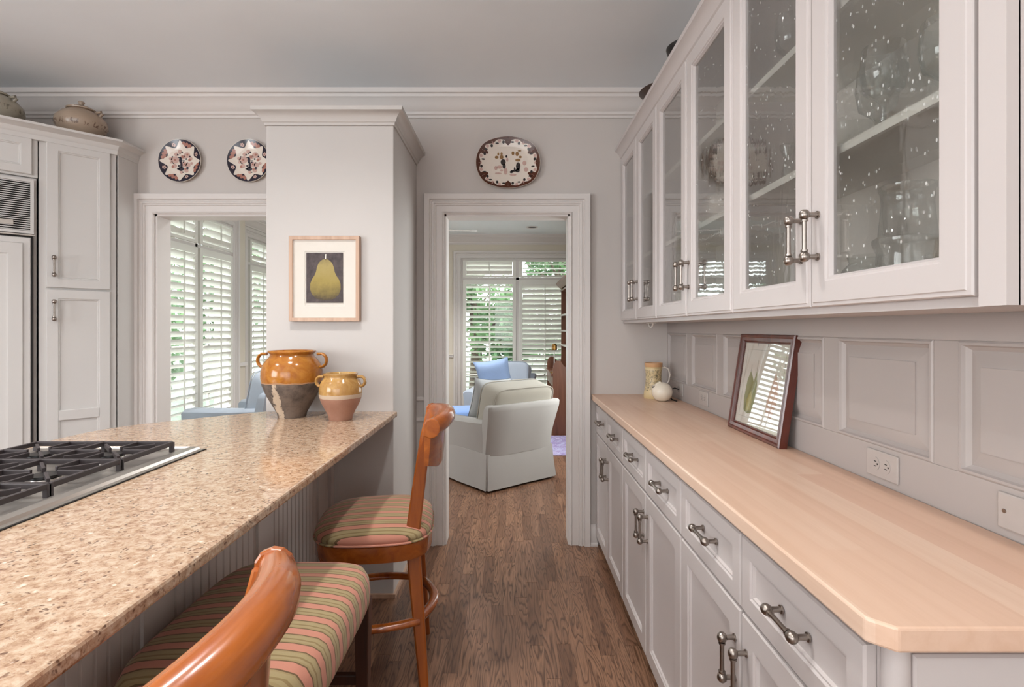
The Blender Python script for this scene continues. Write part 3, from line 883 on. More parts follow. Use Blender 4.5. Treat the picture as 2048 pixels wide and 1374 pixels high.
def grate(y0, y1, i):
    x0, x1 = -1.545, -1.104
    yc = (y0 + y1) / 2
    m = MB(); b = 0.011; h = 0.014
    for p, q in (((x0, y0), (x1, y0)), ((x0, y1), (x1, y1)), ((x0, y0), (x0, y1)), ((x1, y0), (x1, y1))):
        m.bar((p[0], p[1], GZ), (q[0], q[1], GZ), b, h)
    xm = (x0 + x1) / 2
    m.bar((xm, y0, GZ), (xm, y1, GZ), b, h)
    for cx in ((x0 + xm) / 2, (xm + x1) / 2):
        r0 = 0.028
        for a in (45, 135, 225, 315):
            dx, dy = cos(R(a)), sin(R(a))
            ex = cx + dx * 0.112; ey = yc + dy * 0.112
            m.bar((cx + dx * r0, yc + dy * r0, GZ), (ex, ey, GZ), 0.008, h)
        m.bar((cx, y0, GZ), (cx, yc - 0.035, GZ), 0.008, h)
        m.bar((cx, y1, GZ), (cx, yc + 0.035, GZ), 0.008, h)
        m.bar((cx - 0.11, yc, GZ), (cx - 0.035, yc, GZ), 0.008, h)
        m.bar((cx + 0.11, yc, GZ), (cx + 0.035, yc, GZ), 0.008, h)
    for fx in (x0, xm, x1):
        for fy in (y0, y1):
            m.box(fx - 0.006, fy - 0.006, 0.008, fx + 0.006, fy + 0.006, GZ - 0.002)
    g = m.build('grate', 'iron', t, bevel=0.0012)
    for cx in ((x0 + xm) / 2, (xm + x1) / 2):
        bb = MB().lathe([(0.055, 0.008), (0.052, 0.014), (0.036, 0.016), (0.034, 0.022), (0.001, 0.022)], 24, (cx, yc, 0)).build('burner', 'steel', t, smooth=40)
        MB().lathe([(0.030, 0.022), (0.034, 0.024), (0.033, 0.030), (0.001, 0.031)], 24, (cx, yc, 0)).build('burner_cap', 'black', bb, smooth=40)
gy = [1.712, 1.482, 1.252, 1.022, 0.85]
for i in range(4):
    grate(gy[i + 1] + 0.003, gy[i] - 0.003, i)

# pottery on the counter ---------------------------------------------------------------
def jar_mat(name, top, top2, mid, low, low2, z1, z2, wob=0.01, streak=None):
    t_ = NT(name)
    v = t_.coords('Object'); x, y, z = t_.sep(v)
    n = t_.noise(v, 14, 4)
    zz = t_.math('ADD', z, t_.math('MULTIPLY', t_.math('SUBTRACT', n, 0.5), wob))
    big = t_.noise(v, 22, 6, 0.7, 0.6)
    glz = t_.mix(t_.ramp(big, [(0.35, (0, 0, 0, 1)), (0.65, (1, 1, 1, 1))]), hexc(top2), hexc(top))
    raw = t_.mix(t_.ramp(t_.noise(v, 9, 6, 0.7), [(0.38, (0, 0, 0, 1)), (0.60, (1, 1, 1, 1))]), hexc(low2), hexc(low))
    if streak:
        sx = t_.math('ABSOLUTE', t_.math('SUBTRACT', t_.math('ADD', x, t_.math('MULTIPLY', t_.math('SUBTRACT', t_.noise(v, 26, 6, 0.75), 0.5), 0.11)), streak[0]))
        ms = t_.math('LESS_THAN', sx, streak[1])
        raw = t_.mix(t_.math('MULTIPLY', ms, 0.8), raw, hexc('#CDB9A2'))
    a = t_.math('GREATER_THAN', zz, z1); b = t_.math('GREATER_THAN', zz, z2)
    c_ = t_.mix(b, raw, hexc(mid)); c_ = t_.mix(a, c_, glz)
    rg = t_.math('SUBTRACT', 0.75, t_.math('MULTIPLY', a, 0.60))
    t_.base(c_, rg, 0, 0.5)
    t_.bump(big, 0.08, 0.002)
    return t_.m
M['jar1'] = jar_mat('amber_glazed_jar', '#B0762F', '#94571F', '#A98262', '#74665c', '#453d38', 0.165, 0.160, 0.02, (-0.03, 0.013))
M['jar2'] = jar_mat('honey_glazed_jar', '#B89258', '#9c7340', '#BCA791', '#A07763', '#956b58', 0.118, 0.100, 0.008)
def confit_jar(name, label, loc, prof, mat, hy, hr, rz=0):
    t = thing(name, label, 'jar', loc, rz, 'glazed pots on the granite counter')
    b = MB().lathe(prof, 56).build('pot', mat, t, smooth=50)
    for s in (-1, 1):
        r0 = hr[0]
        pts = []
        for k in range(9):
            a = R(105 - 225 * k / 8)
            pts.append((s * (r0 + 0.004 + hr[1] * (cos(a))), 0, hy + hr[1] * 1.15 * sin(a)))
        pts[0] = (s * (r0 - 0.012), 0, pts[0][2]); pts[-1] = (s * (r0 - 0.004), 0, pts[-1][2] - 0.006)
        MB().tube(pts, [0.0085] * 9, 10, flat=(1.5, 0.8)).build('handle', mat, t, smooth=60)
    return t
p1 = [(0.001, 0), (0.060, 0), (0.063, 0.006), (0.066, 0.02), (0.085, 0.055), (0.112, 0.105), (0.130, 0.150), (0.136, 0.185), (0.135, 0.215), (0.128, 0.242), (0.112, 0.266), (0.098, 0.280), (0.094, 0.290), (0.102, 0.298), (0.106, 0.303), (0.104, 0.308), (0.096, 0.307), (0.088, 0.296), (0.086, 0.28), (0.11, 0.25), (0.125, 0.2), (0.10, 0.1), (0.05, 0.02), (0.001, 0.015)]
confit_jar('confit_pot', 'large two-handled clay pot with amber glazed top and sooty base', (-1.019, 2.445, PZ), p1, 'jar1', 0.262, (0.130, 0.027))
p2 = [(0.001, 0), (0.049, 0), (0.052, 0.005), (0.053, 0.018), (0.066, 0.045), (0.084, 0.080), (0.093, 0.110), (0.094, 0.140), (0.090, 0.160), (0.082, 0.176), (0.073, 0.186), (0.070, 0.196), (0.075, 0.204), (0.075, 0.209), (0.070, 0.210), (0.064, 0.204), (0.062, 0.19), (0.08, 0.165), (0.085, 0.13), (0.04, 0.02), (0.001, 0.012)]
confit_jar('confit_pot', 'small two-handled clay pot with honey glazed top and bare pink base', (-0.767, 2.365, PZ), p2, 'jar2', 0.172, (0.087, 0.019))

# pear picture on the partition ------------------------------------------------------------
def frame_mesh(W, H, wd, d):
    m = MB()
    m.loops(W, H, [(0, 0.0), (0.0015, -0.001), (wd, 0.0), (wd + 0.001, 0.006)], d, True)
    return m
PFX0, PFX1, PFZ0, PFZ1 = -1.087, -0.743, 1.366, 1.784
t = thing('pear_picture', 'framed pear print in a pale wood frame on the partition', 'picture', (PFX0, CY - 0.032, PFZ0))
W, H = PFX1 - PFX0, PFZ1 - PFZ0
frame_mesh(W, H, 0.017, 0.032).build('frame', 'ashwood', t, smooth=20)
MB().loops(W - 0.032, H - 0.032, [(0, 0.010), (0.058, 0.010), (0.060, 0.012)], 0.016).build('mat', 'matboard', t, (0.016, 0, 0.016))
pw, ph = 0.180, 0.245
px0 = (W - pw) / 2; pzz = 0.092
def print_mat():
    t_ = NT('dark_pear_print')
    v = t_.coords('Object'); n = t_.noise(v, 30, 5, 0.6)
    return t_.base(t_.ramp(n, [(0.3, '#453e40'), (0.6, '#5a5252'), (0.8, '#6b605c')]), 0.8, 0, 0.2)
M['print'] = print_mat()
def pear_mat():
    t_ = NT('painted_pear')
    v = t_.coords('Object'); x, y, z = t_.sep(v)
    n = t_.noise(v, 24, 5, 0.65)
    d = t_.math('ADD', t_.math('MULTIPLY', z, 4.2), t_.math('MULTIPLY', t_.math('SUBTRACT', n, 0.5), 0.5))
    return t_.base(t_.ramp(d, [(0.05, '#564d40'), (0.20, '#7d6f47'), (0.45, '#9b8a52'), (0.75, '#a39362'), (0.95, '#887b55')]), 0.8, 0, 0.2)
M['pear'] = pear_mat()
pr = MB().box(0, 0, 0, pw, 0.0015, ph).build('print', 'print', t, (px0, 0.0085, pzz))
hp = [(0.020, 0.012), (0.045, 0.020), (0.066, 0.040), (0.075, 0.066), (0.074, 0.092), (0.066, 0.115), (0.054, 0.132), (0.046, 0.150), (0.041, 0.175), (0.032, 0.196), (0.016, 0.210), (0.004, 0.214)]
poly = [(x, z) for x, z in hp] + [(-x, z) for x, z in hp[::-1]]
MB().prism(poly, 'Y', -0.0006, 0.0).build('pear', 'pear', pr, (pw / 2 + 0.004, 0, 0))
MB().prism([(-0.002, 0.21), (0.003, 0.21), (0.004, 0.238), (0.0, 0.238)], 'Y', -0.0006, 0.0).build('stem', 'paper', pr, (pw / 2 + 0.004, 0, 0))

# ================================================================== PLATES ON THE WALL
M['china'] = plain('cream_china', '#E3D8CC', 0.18, var=0.03)
M['navy'] = plain('imari_navy', '#2b2636', 0.2, var=0.2, scale=90)
M['rust'] = plain('imari_rust', '#B98070', 0.22, var=0.2, scale=90)
M['pink'] = plain('imari_pink', '#D2AFA4', 0.22, var=0.15, scale=90)
M['brownp'] = plain('platter_brown', '#5a2c17', 0.2, var=0.25, scale=60)
M['blackp'] = plain('platter_black', '#2a201f', 0.22, var=0.2)
M['gold'] = plain('platter_ochre', '#9a7446', 0.25, var=0.2)
def disc_poly(cx, cz, r, n=12, sq=1.0, ph=0.0):
    return [(cx + r * cos(2 * pi * i / n + ph), cz + r * sq * sin(2 * pi * i / n + ph)) for i in range(n)]
def dish_y(rn):    # depth of the round plate's front at relative radius (towards the room = negative)
    return -0.010 - 0.016 * max(0, (rn - 0.62) / 0.38)
def decal(polys, depth, parent, name, mat):
    m = MB()
    for p in polys:
        n = len(p)
        vs_ = [(x, depth(x, z) - 0.0012, z) for x, z in p]
        c_ = (sum(q[0] for q in p) / n, sum(q[1] for q in p) / n)
        vs_.append((c_[0], depth(*c_) - 0.0012, c_[1]))
        m.add(vs_, [(i, (i + 1) % n, n) for i in range(n)])
    o = m.build(name, mat, parent); o['kind'] = 'stuff'
    return o
def imari(x, z, r, label, tint):
    t = thing('wall_plate', label, 'plate', (x, YB - 0.004, z), 0, 'round plates on the wall')
    prof = [(0.001, 0.010), (0.60 * r, 0.010), (0.64 * r, 0.012), (0.98 * r, 0.026), (1.0 * r, 0.027), (1.0 * r, 0.023), (0.66 * r, 0.006), (0.6 * r, 0.0), (0.001, 0.0)]
    m = MB().lathe(prof, 56)
    m.v = [(a, -c_, b) for a, b, c_ in m.v]
    m.build('dish', 'china', t, smooth=40)
    dp = lambda a, b: dish_y(sqrt(a * a + b * b) / r)
    band = []
    navy = []; rust = []; pink = []; wht = []
    rim_ = MB(); rr = []
    n = 48
    for i in range(n):
        a0, a1 = 2 * pi * i / n, 2 * pi * (i + 1) / n
        navy.append([(r * 0.985 * cos(a0), r * 0.985 * sin(a0)), (r * 0.985 * cos(a1), r * 0.985 * sin(a1)), (r * 0.93 * cos(a1), r * 0.93 * sin(a1)), (r * 0.93 * cos(a0), r * 0.93 * sin(a0))])
    for k in range(8):
        a = R(22 + 45 * k)
        for q in range(8):      # dark lobe, tapering to the rim at both ends
            d0 = -0.37 + 0.74 * q / 8; d1 = -0.37 + 0.74 * (q + 1) / 8
            ri = lambda d: r * (0.655 + 0.29 * abs(d / 0.37) ** 1.7)
            navy.append([(r * 0.95 * cos(a + d0), r * 0.95 * sin(a + d0)), (r * 0.95 * cos(a + d1), r * 0.95 * sin(a + d1)), (ri(d1) * cos(a + d1), ri(d1) * sin(a + d1)), (ri(d0) * cos(a + d0), ri(d0) * sin(a + d0))])
        if k % 2 == 0:
            for q in range(5):
                b = 2 * pi * q / 5
                wht.append(disc_poly(r * 0.80 * cos(a) + r * 0.055 * cos(b), r * 0.80 * sin(a) + r * 0.055 * sin(b), r * 0.038, 7))
        else:
            for q in range(5):
                b = a + (q - 2) * 0.10
                rust.append(disc_poly(r * (0.83 - 0.05 * (q % 2)) * cos(b), r * (0.83 - 0.05 * (q % 2)) * sin(b), r * 0.075, 8))
    # centre: branching trunk with blossoms
    for (u, v_, q, s_) in [(-0.02, 0.05, 0.07, 2.2), (0.02, -0.18, 0.06, 2.4), (0.0, -0.36, 0.13, 0.8), (-0.12, -0.36, 0.07, 0.5), (0.30, -0.33, 0.06, 1), (0.12, -0.05, 0.035, 1), (-0.10, -0.22, 0.05, 0.8), (0.25, 0.1, 0.04, 1), (0.3, -0.08, 0.03, 1), (-0.15, 0.3, 0.04, 1), (-0.4, 0.2, 0.035, 1), (0.42, 0.22, 0.035, 1), (0.05, 0.42, 0.04, 1), (-0.05, 0.36, 0.03, 1), (0.12, 0.02, 0.07, 0.3), (-0.08, 0.16, 0.06, 0.4), (-0.35, -0.1, 0.04, 0.6), (0.1, -0.52, 0.05, 0.5)]:
        navy.append(disc_poly(u * r, v_ * r, q * r, 10, s_))
    for (u, v_, q) in [(-0.28, 0.06, 0.19), (0.14, -0.14, 0.14), (0.28, 0.28, 0.15), (0.08, 0.18, 0.12), (-0.22, 0.32, 0.10), (0.33, -0.18, 0.12), (-0.30, -0.22, 0.11), (0.25, -0.45, 0.10), (-0.05, 0.45, 0.10), (0.45, 0.12, 0.09), (-0.48, 0.12, 0.09), (0.02, -0.52, 0.08), (-0.45, -0.05, 0.07), (0.5, -0.1, 0.07)]:
        pink.append(disc_poly(u * r, v_ * r, q * r, 11, 0.9, q * 9))
    for (u, v_, q) in [(0.08, 0.20, 0.06), (-0.28, 0.06, 0.05), (0.40, 0.05, 0.06), (0.2, -0.36, 0.06), (-0.38, -0.26, 0.06), (0.16, -0.14, 0.04), (0.3, 0.3, 0.05)]:
        rust.append(disc_poly(u * r, v_ * r, q * r, 9))
    decal(pink, dp, t, 'blossom_motif', 'pink')
    d2 = lambda a, b: dp(a, b) - 0.0005
    decal(navy, d2, t, 'navy_motif', 'navy')
    d3 = lambda a, b: dp(a, b) - 0.0010
    decal(rust, d3, t, 'rust_motif', 'rust')
    decal(wht, d3, t, 'white_motif', 'pink')
    return t
imari(-2.024, 2.357, 0.131, 'round navy and rust flowered plate hung clear of the partition', 0)
imari(-1.605, 2.357, 0.131, 'round navy and rust flowered plate half hidden by the partition', 1)

# oval platter
t = thing('wall_platter', 'oval brown-rimmed platter hung above the doorway', 'platter', (-0.018, YB - 0.004, 2.345))
A, B = 0.197, 0.158
def sup(a, k=1.0, e=0.86, sc=0.0):
    def pw_(x): return math.copysign(abs(x) ** e, x)
    q = k * (1 + sc * (0.5 + 0.5 * cos(8 * a)) - sc)
    return (A * q * pw_(cos(a)), B * q * pw_(sin(a)))
n = 72; rr = []
for k, d, sc in ((0.001, 0.012, 0), (0.62, 0.012, 0), (0.70, 0.015, 0), (0.985, 0.030, 0.012), (1.0, 0.031, 0.012), (1.0, 0.027, 0.012), (0.7, 0.004, 0), (0.6, 0.0, 0), (0.001, 0.0, 0)):
    rr.append([(sup(2 * pi * i / n, k, sc=sc)[0], -d, sup(2 * pi * i / n, k, sc=sc)[1]) for i in range(n)])
MB().rings(rr).build('dish', 'china', t, smooth=40)
def pdp(x, z):
    q = (abs(x / A) ** 2.3 + abs(z / B) ** 2.3) ** (1 / 2.3)
    return -0.0125 - 0.0185 * max(0, min(1, (q - 0.66) / 0.34))
br = []; bl = []; go = []; pk = []
for i in range(n):
    a0, a1 = 2 * pi * i / n, 2 * pi * (i + 1) / n
    kk = lambda a: 0.885 - 0.035 * cos(12 * a)
    br.append([sup(a0, 0.99, sc=0.012), sup(a1, 0.99, sc=0.012), sup(a1, kk(a1)), sup(a0, kk(a0))])
for k in range(6):
    a = R([90, 150, 210, 270, 330, 30][k])
    c_ = sup(a, 0.85)
    br.append(disc_poly(c_[0], c_[1], 0.021, 12)); c2 = sup(a, 0.74); br.append(disc_poly(c2[0], c2[1], 0.009, 8))
for k in range(24):
    a = 2 * pi * (k + 0.5) / 24
    c_ = sup(a, 0.80); bl.append(disc_poly(c_[0] * (0.97 if k % 3 else 1.04), c_[1], 0.008 + 0.003 * (k % 2), 8, 0.45 if k % 2 else 1.2, 0.4))
    c2 = sup(a + 0.13, 0.86); pk.append(disc_poly(c2[0], c2[1], 0.010, 9))
for (u, v_, q, s_) in [(-0.03, 0.005, 0.016, 1.2), (-0.024, -0.02, 0.010, 1.6), (0.062, -0.02, 0.014, 1.8), (0.058, -0.045, 0.014, 0.9), (0.035, -0.048, 0.018, 0.35), (0.02, -0.055, 0.010, 0.8), (0.04, -0.035, 0.005, 2.0), (-0.01, 0.04, 0.006, 1.4)]:
    bl.append(disc_poly(u, v_, q, 10, s_))
for (u, v_, q, s_) in [(-0.07, 0.035, 0.012, 0.8), (-0.04, 0.036, 0.012, 1.1), (-0.06, 0.055, 0.006, 1.6), (-0.04, 0.056, 0.007, 1.4), (0.03, 0.06, 0.009, 1.4), (0.055, 0.056, 0.010, 1.4), (0.07, 0.075, 0.012, 0.35), (0.06, 0.018, 0.017, 0.5), (0.075, 0.037, 0.009, 0.9)]:
    go.append(disc_poly(u, v_, q, 9, s_))
for (u, v_, q, s_) in [(-0.052, -0.025, 0.018, 0.6), (-0.06, -0.062, 0.022, 0.18), (-0.075, -0.03, 0.010, 1.3), (-0.04, -0.045, 0.010, 0.6), (-0.015, -0.05, 0.012, 1.8), (0.03, -0.072, 0.022, 0.3), (-0.005, 0.02, 0.007, 1.8), (0.10, 0.0, 0.012, 1.2), (0.11, -0.04, 0.014, 1.0)]:
    pk.append(disc_poly(u, v_, q, 9, s_))
decal(br, pdp, t, 'brown_border', 'brownp')
decal(pk, pdp, t, 'pink_motif', 'pink')
decal(bl, lambda a, b: pdp(a, b) - 0.0006, t, 'black_motif', 'blackp')
decal(go, lambda a, b: pdp(a, b) - 0.0004, t, 'ochre_motif', 'gold')

# ================================================================== LEFT-HAND DIAGONAL CABINETS
P0 = Vector((-2.30, 3.063))
DV = Vector((sqrt(0.5), sqrt(0.5)))
ORG = P0 - DV * 0.342                       # seam between tall cabinet and refrigerator
HB = 2.385
t = thing('pantry_cabinet', 'tall white two-door cabinet beside the refrigerator', 'cabinet', (ORG.x, ORG.y, 0), R(45))
MB().box(0.004, 0.018, 0.0, 0.342, 0.40, HB).build('body', 'white_cab', t, bevel=0.002)
d1 = MB().loops(0.278, 0.80, SHAKER(0.048), 0.018).build('door', 'white_cab', t, (0.034, 0, 1.555), smooth=20)
put_pull(d1, 0.030, 0.0, 0.115, False, 0.095)
d2 = MB().loops(0.278, 1.44, SHAKER(0.048), 0.018).build('door', 'white_cab', t, (0.034, 0, 0.105), smooth=20)
MB().box(0.05, -0.001, 0.72, 0.228, 0.011, 0.775).build('middle_rail', 'white_cab', d2, bevel=0.003)
put_pull(d2, 0.030, 0.0, 1.325, False, 0.095)
# return panel to the back wall
rp = MB().prism([(P0.x, P0.y + 0.012), (P0.x, YB - 0.001), (P0.x - 0.22, YB - 0.001)], 'Z', 0, HB)
rp.build('return_panel', 'white_cab', t)
o = t.children[-1]
o.parent = None
o.parent = t
o.matrix_parent_inverse = t.matrix_world.inverted()
bpy.context.view_layer.update()
o.matrix_parent_inverse = t.matrix_world.inverted()

RW = 0.93
RO = ORG - DV * RW
t = thing('refrigerator', 'built-in white panelled refrigerator with a slatted grille', 'refrigerator', (RO.x, RO.y, 0), R(45))
MB().box(0.0, 0.03, 0.0, RW - 0.004, 0.55, 2.14).build('body', 'white_cab', t, bevel=0.002)
MB().box(0.02, 0.026, 1.845, RW - 0.03, 0.029, 2.118).build('grille_back', 'gap', t)
fr = MB().loops(RW - 0.028, 0.290, [(0, 0.0), (0.014, 0.0), (0.014, 0.014)], 0.025, True).build('grille_frame', 'white_cab', t, (0.012, 0, 1.836))
ns = 24; ssrc = None
for i in range(ns):
    z = 0.020 + (0.290 - 0.036) * i / (ns - 1)
    if ssrc is None:
        ssrc = MB().prism([(0.003, 0), (0.013, 0.002), (0.013, 0.0062), (0.003, 0.0042)], 'X', 0.013, RW - 0.041).build('slat', 'white_cab', fr, (0, 0, z - 0.004))
    else:
        inst(ssrc, 'slat', fr, (0, 0, z - 0.004))
MB().box(RW - 0.190, -0.004, 0.042, RW - 0.108, 0.003, 0.066).build('badge', 'steel', fr, bevel=0.001)
dd = MB().loops(RW - 0.040, 1.70, [(0, 0.004), (0.004, 0.0), (0.030, 0.0), (0.034, -0.010), (0.090, -0.010), (0.094, -0.004), (0.110, 0.0)], 0.028).build('door', 'white_cab', t, (0.012, 0.0, 0.115), smooth=20)
MB().box(RW - 0.026, 0.002, 0.115, RW - 0.018, 0.029, 1.815).build('door_gap', 'gap', t)
MB().box(0.012, 0.010, 1.8155, RW - 0.020, 0.029, 1.8300).build('door_gap', 'gap', t)
MB().box(0.02, -0.004, 1.824, RW - 0.012, 0.012, 1.832).build('steel_strip', 'steel', t, bevel=0.001)
t = thing('top_cabinet', 'short white cabinet above the refrigerator grille', 'cabinet', (RO.x, RO.y, 2.142), R(45))
MB().box(0, 0.018, 0, RW, 0.55, HB - 2.142).build('body', 'white_cab', t, bevel=0.002)
MB().loops(RW / 2 - 0.02, 0.20, SHAKER(0.042), 0.018).build('door', 'white_cab', t, (0.004, 0, 0.012), smooth=20)
MB().loops(RW / 2 - 0.02, 0.20, SHAKER(0.042), 0.018).build('door', 'white_cab', t, (RW / 2 - 0.004, 0, 0.012), smooth=20)
m = MB().sweep([(RO.x - 0.1, RO.y - 0.1), (P0.x, P0.y), (P0.x, YB)], [(-0.02, -0.030), (0.004, -0.030), (0.006, -0.006), (0.012, 0.0), (0.018, 0.020), (0.036, 0.034), (0.050, 0.038), (0.052, 0.050), (-0.02, 0.050)], HB - 0.012, 1)
struct(m.build('trim_9', 'white_cab', smooth=30), 'white crown moulding on the refrigerator cabinets')
bp = MB().prism([(RO.x - 0.1, RO.y - 0.1), (P0.x, P0.y), (P0.x, YB - 0.002), (XL + 0.01, YB - 0.002), (XL + 0.01, RO.y - 0.1)], 'Z', HB + 0.002, HB + 0.030)
tag(bp.build('cabinet_top_board', 'white_cab'), 'white board closing the top of the refrigerator cabinets', 'board')

# stoneware on top of them
def stone_mat(name, c1, c2, c3, band):
    t_ = NT(name); v = t_.coords('Object'); x, y, z = t_.sep(v)
    n = t_.noise(v, 12, 5, 0.6)
    c_ = t_.mix(n, hexc(c1), hexc(c2))
    s = t_.noise(t_.coords('Object', (60, 60, 14)), 1, 3)
    g = t_.math('MULTIPLY', t_.ramp(s, [(0.5, (0, 0, 0, 1)), (0.6, (1, 1, 1, 1))]), t_.math('LESS_THAN', t_.math('ABSOLUTE', t_.math('SUBTRACT', z, band)), 0.014))
    return t_.base(t_.mix(t_.math('MULTIPLY', g, 0.8), c_, hexc(c3)), 0.25, 0, 0.5)
M['stone1'] = stone_mat('grey_green_stoneware', '#8c8577', '#b0a898', '#6a6256', 0.10)
M['stone2'] = stone_mat('brown_flecked_stoneware', '#93806f', '#b29e8b', '#5a3f30', 0.085)
def lidded(name, label, loc, s, mat):
    t = thing(name, label, 'jar', loc, 0, 'stoneware on the refrigerator cabinets')
    pr = [(0.001, 0), (0.06, 0), (0.065, 0.01), (0.105, 0.05), (0.130, 0.095), (0.125, 0.130), (0.095, 0.165), (0.065, 0.182), (0.06, 0.188), (0.001, 0.188)]
    MB().lathe([(a * s, b * s) for a, b in pr], 48).build('pot', mat, t, smooth=50)
    l = MB().lathe([(a * s, b * s) for a, b in [(0.001, 0.186), (0.072, 0.186), (0.074, 0.192), (0.05, 0.205), (0.02, 0.213), (0.001, 0.214)]], 40).build('lid', mat, t, smooth=50)
    MB().lathe([(a * s, b * s) for a, b in [(0.001, 0.205), (0.012, 0.212), (0.010, 0.222), (0.017, 0.232), (0.014, 0.240), (0.001, 0.243)]], 20).build('knob', mat, l, smooth=60)
    for sx in (-1, 1):
        MB().tube([(sx * 0.108 * s, 0, 0.15 * s), (sx * 0.125 * s, 0, 0.165 * s), (sx * 0.118 * s, 0, 0.178 * s), (sx * 0.085 * s, 0, 0.172 * s)], 0.008 * s, 8).build('lug', mat, t, smooth=60)
    return t
lidded('lidded_jar', 'brown flecked lidded stoneware jar nearest the wide opening', (-2.50, 3.055, HB + 0.030), 0.98, 'stone2')
lidded('lidded_jar', 'grey-green lidded stoneware jar at the left edge', (-2.80, 2.845, HB + 0.030), 0.97, 'stone1')

# dark dishes on top of the right cabinets
M['darkdish'] = plain('dark_brown_pottery', '#4a3a33', 0.4, var=0.2)
t = thing('pottery_bowl', 'brown pottery bowl peeking over the crown, nearer the doorway wall', 'bowl', (0.775, 2.62, 2.431), 0, 'pottery on the glass-door cabinets')
MB().lathe([(0.001, 0), (0.05, 0), (0.05, 0.01), (0.09, 0.05), (0.128, 0.078), (0.133, 0.082), (0.128, 0.085), (0.08, 0.055), (0.001, 0.015)], 40).build('bowl', 'darkdish', t, smooth=50)
t = thing('pottery_jug', 'black pottery jug peeking over the crown, farther from the doorway wall', 'jug', (0.755, 2.24, 2.431), 0, 'pottery on the glass-door cabinets')
MB().lathe([(0.001, 0), (0.06, 0), (0.075, 0.03), (0.078, 0.05), (0.070, 0.068), (0.070, 0.074), (0.086, 0.082), (0.090, 0.098), (0.075, 0.108), (0.001, 0.110)], 40).build('jug', 'black', t, smooth=50)

# ================================================================== THINGS ON THE BUTCHER BLOCK
def drawing_mat():
    t_ = NT('pale_drawing_paper'); n = t_.noise(t_.coords('Object'), 10, 4)
    return t_.base(t_.ramp(n, [(0.35, '#E4DCD3'), (0.7, '#D8C8BC')]), 0.85, 0, 0.2)
M['drawing'] = drawing_mat()
M['olive'] = plain('painted_olive', '#8f8a3e', 0.8, var=0.2, scale=60)
M['olive2'] = plain('painted_yellow_pear', '#b8a850', 0.8, var=0.15, scale=60)
M['peach'] = plain('painted_peach', '#d3a58e', 0.8, var=0.12, scale=40)
M['inkline'] = plain('ink_line', '#9a8f84', 0.8)
FW, FH = 0.415, 0.385
lean = R(8.5)
t = thing('leaning_picture', 'mahogany framed drawing of pears leaning on the panelling', 'picture', (0.893, 2.172, CT + 0.0015), R(-90))
t.rotation_euler = (-lean, 0, R(-90))
frm = MB().loops(FW, FH, [(0, 0.004), (0.004, 0.0), (0.010, 0.0), (0.014, 0.003), (0.026, 0.004), (0.030, 0.010), (0.033, 0.010), (0.034, 0.014)], 0.030, True).build('frame', 'mahog', t, smooth=20)
MB().box(0.033, 0.015, 0.033, FW - 0.033, 0.018, FH - 0.033).build('drawing', 'drawing', t)
dr = t.children[-1]
for nm, pts, mt in (('pear', [(0.095, 0.085), (0.125, 0.075), (0.155, 0.08), (0.17, 0.12), (0.175, 0.19), (0.16, 0.245), (0.145, 0.20), (0.13, 0.22), (0.11, 0.24), (0.092, 0.20), (0.085, 0.13)], 'olive'),
                    ('pear', [(0.115, 0.085), (0.145, 0.09), (0.152, 0.13), (0.140, 0.165), (0.120, 0.15), (0.108, 0.12)], 'olive2'),
                    ('pear', [(0.27, 0.09), (0.31, 0.085), (0.335, 0.14), (0.33, 0.20), (0.305, 0.25), (0.285, 0.20), (0.265, 0.14)], 'peach')):
    MB().prism(pts, 'Y', 0.0142 - (0.0003 if mt == 'olive2' else 0), 0.0149).build(nm, mt, t)
ln = MB()
for (x0, z0, x1, z1) in ((0.06, 0.06, 0.061, 0.325), (0.355, 0.06, 0.356, 0.325), (0.06, 0.325, 0.356, 0.326), (0.06, 0.06, 0.356, 0.061)):
    ln.box(x0, 0.0145, z0, x1, 0.0149, z1)
ln.box(0.110, 0.0145, 0.24, 0.112, 0.0149, 0.265).box(0.158, 0.0145, 0.245, 0.160, 0.0149, 0.285)
ln.build('ink_border', 'inkline', t)
MB().box(0.0335, 0.011, 0.0335, FW - 0.0335, 0.0125, FH - 0.0335).build('glass', 'picglass', t)
MB().box(0.02, 0.0295, 0.02, FW - 0.02, 0.0315, FH - 0.02).build('backing', 'matboard', t)

def jug_mat():
    t_ = NT('cream_jug_glaze'); v = t_.coords('Object'); x, y, z = t_.sep(v)
    n = t_.noise(t_.coords('Object', (1, 1, 0.7)), 30, 3, 0.5, 2.0)
    g = t_.ramp(n, [(0.44, (0, 0, 0, 1)), (0.49, (1, 1, 1, 1)), (0.54, (0, 0, 0, 1)), (0.60, (0, 0, 0, 1)), (0.63, (1, 1, 1, 1))])
    md = t_.math('LESS_THAN', t_.math('ABSOLUTE', t_.math('SUBTRACT', z, 0.105)), 0.06)
    c_ = t_.mix(t_.math('MULTIPLY', t_.math('MULTIPLY', g, md), 0.8), hexc('#C9B388'), hexc('#4f4a3c'))
    c_ = t_.mix(t_.math('GREATER_THAN', z, 0.182), c_, hexc('#C79A70'))
    return t_.base(c_, 0.35, 0, 0.5)
M['jug'] = jug_mat()
t = thing('cream_jug', 'tall cream stoneware jug with a sketched pattern and thin handle', 'jug', (0.828, 3.05, CT), R(-20))
MB().lathe([(0.001, 0), (0.054, 0), (0.057, 0.006), (0.055, 0.03), (0.047, 0.075), (0.044, 0.11), (0.045, 0.15), (0.049, 0.172), (0.046, 0.176), (0.050, 0.182), (0.051, 0.205), (0.046, 0.205), (0.042, 0.17), (0.04, 0.08), (0.045, 0.01), (0.001, 0.008)], 44).build('body', 'jug', t, smooth=50)
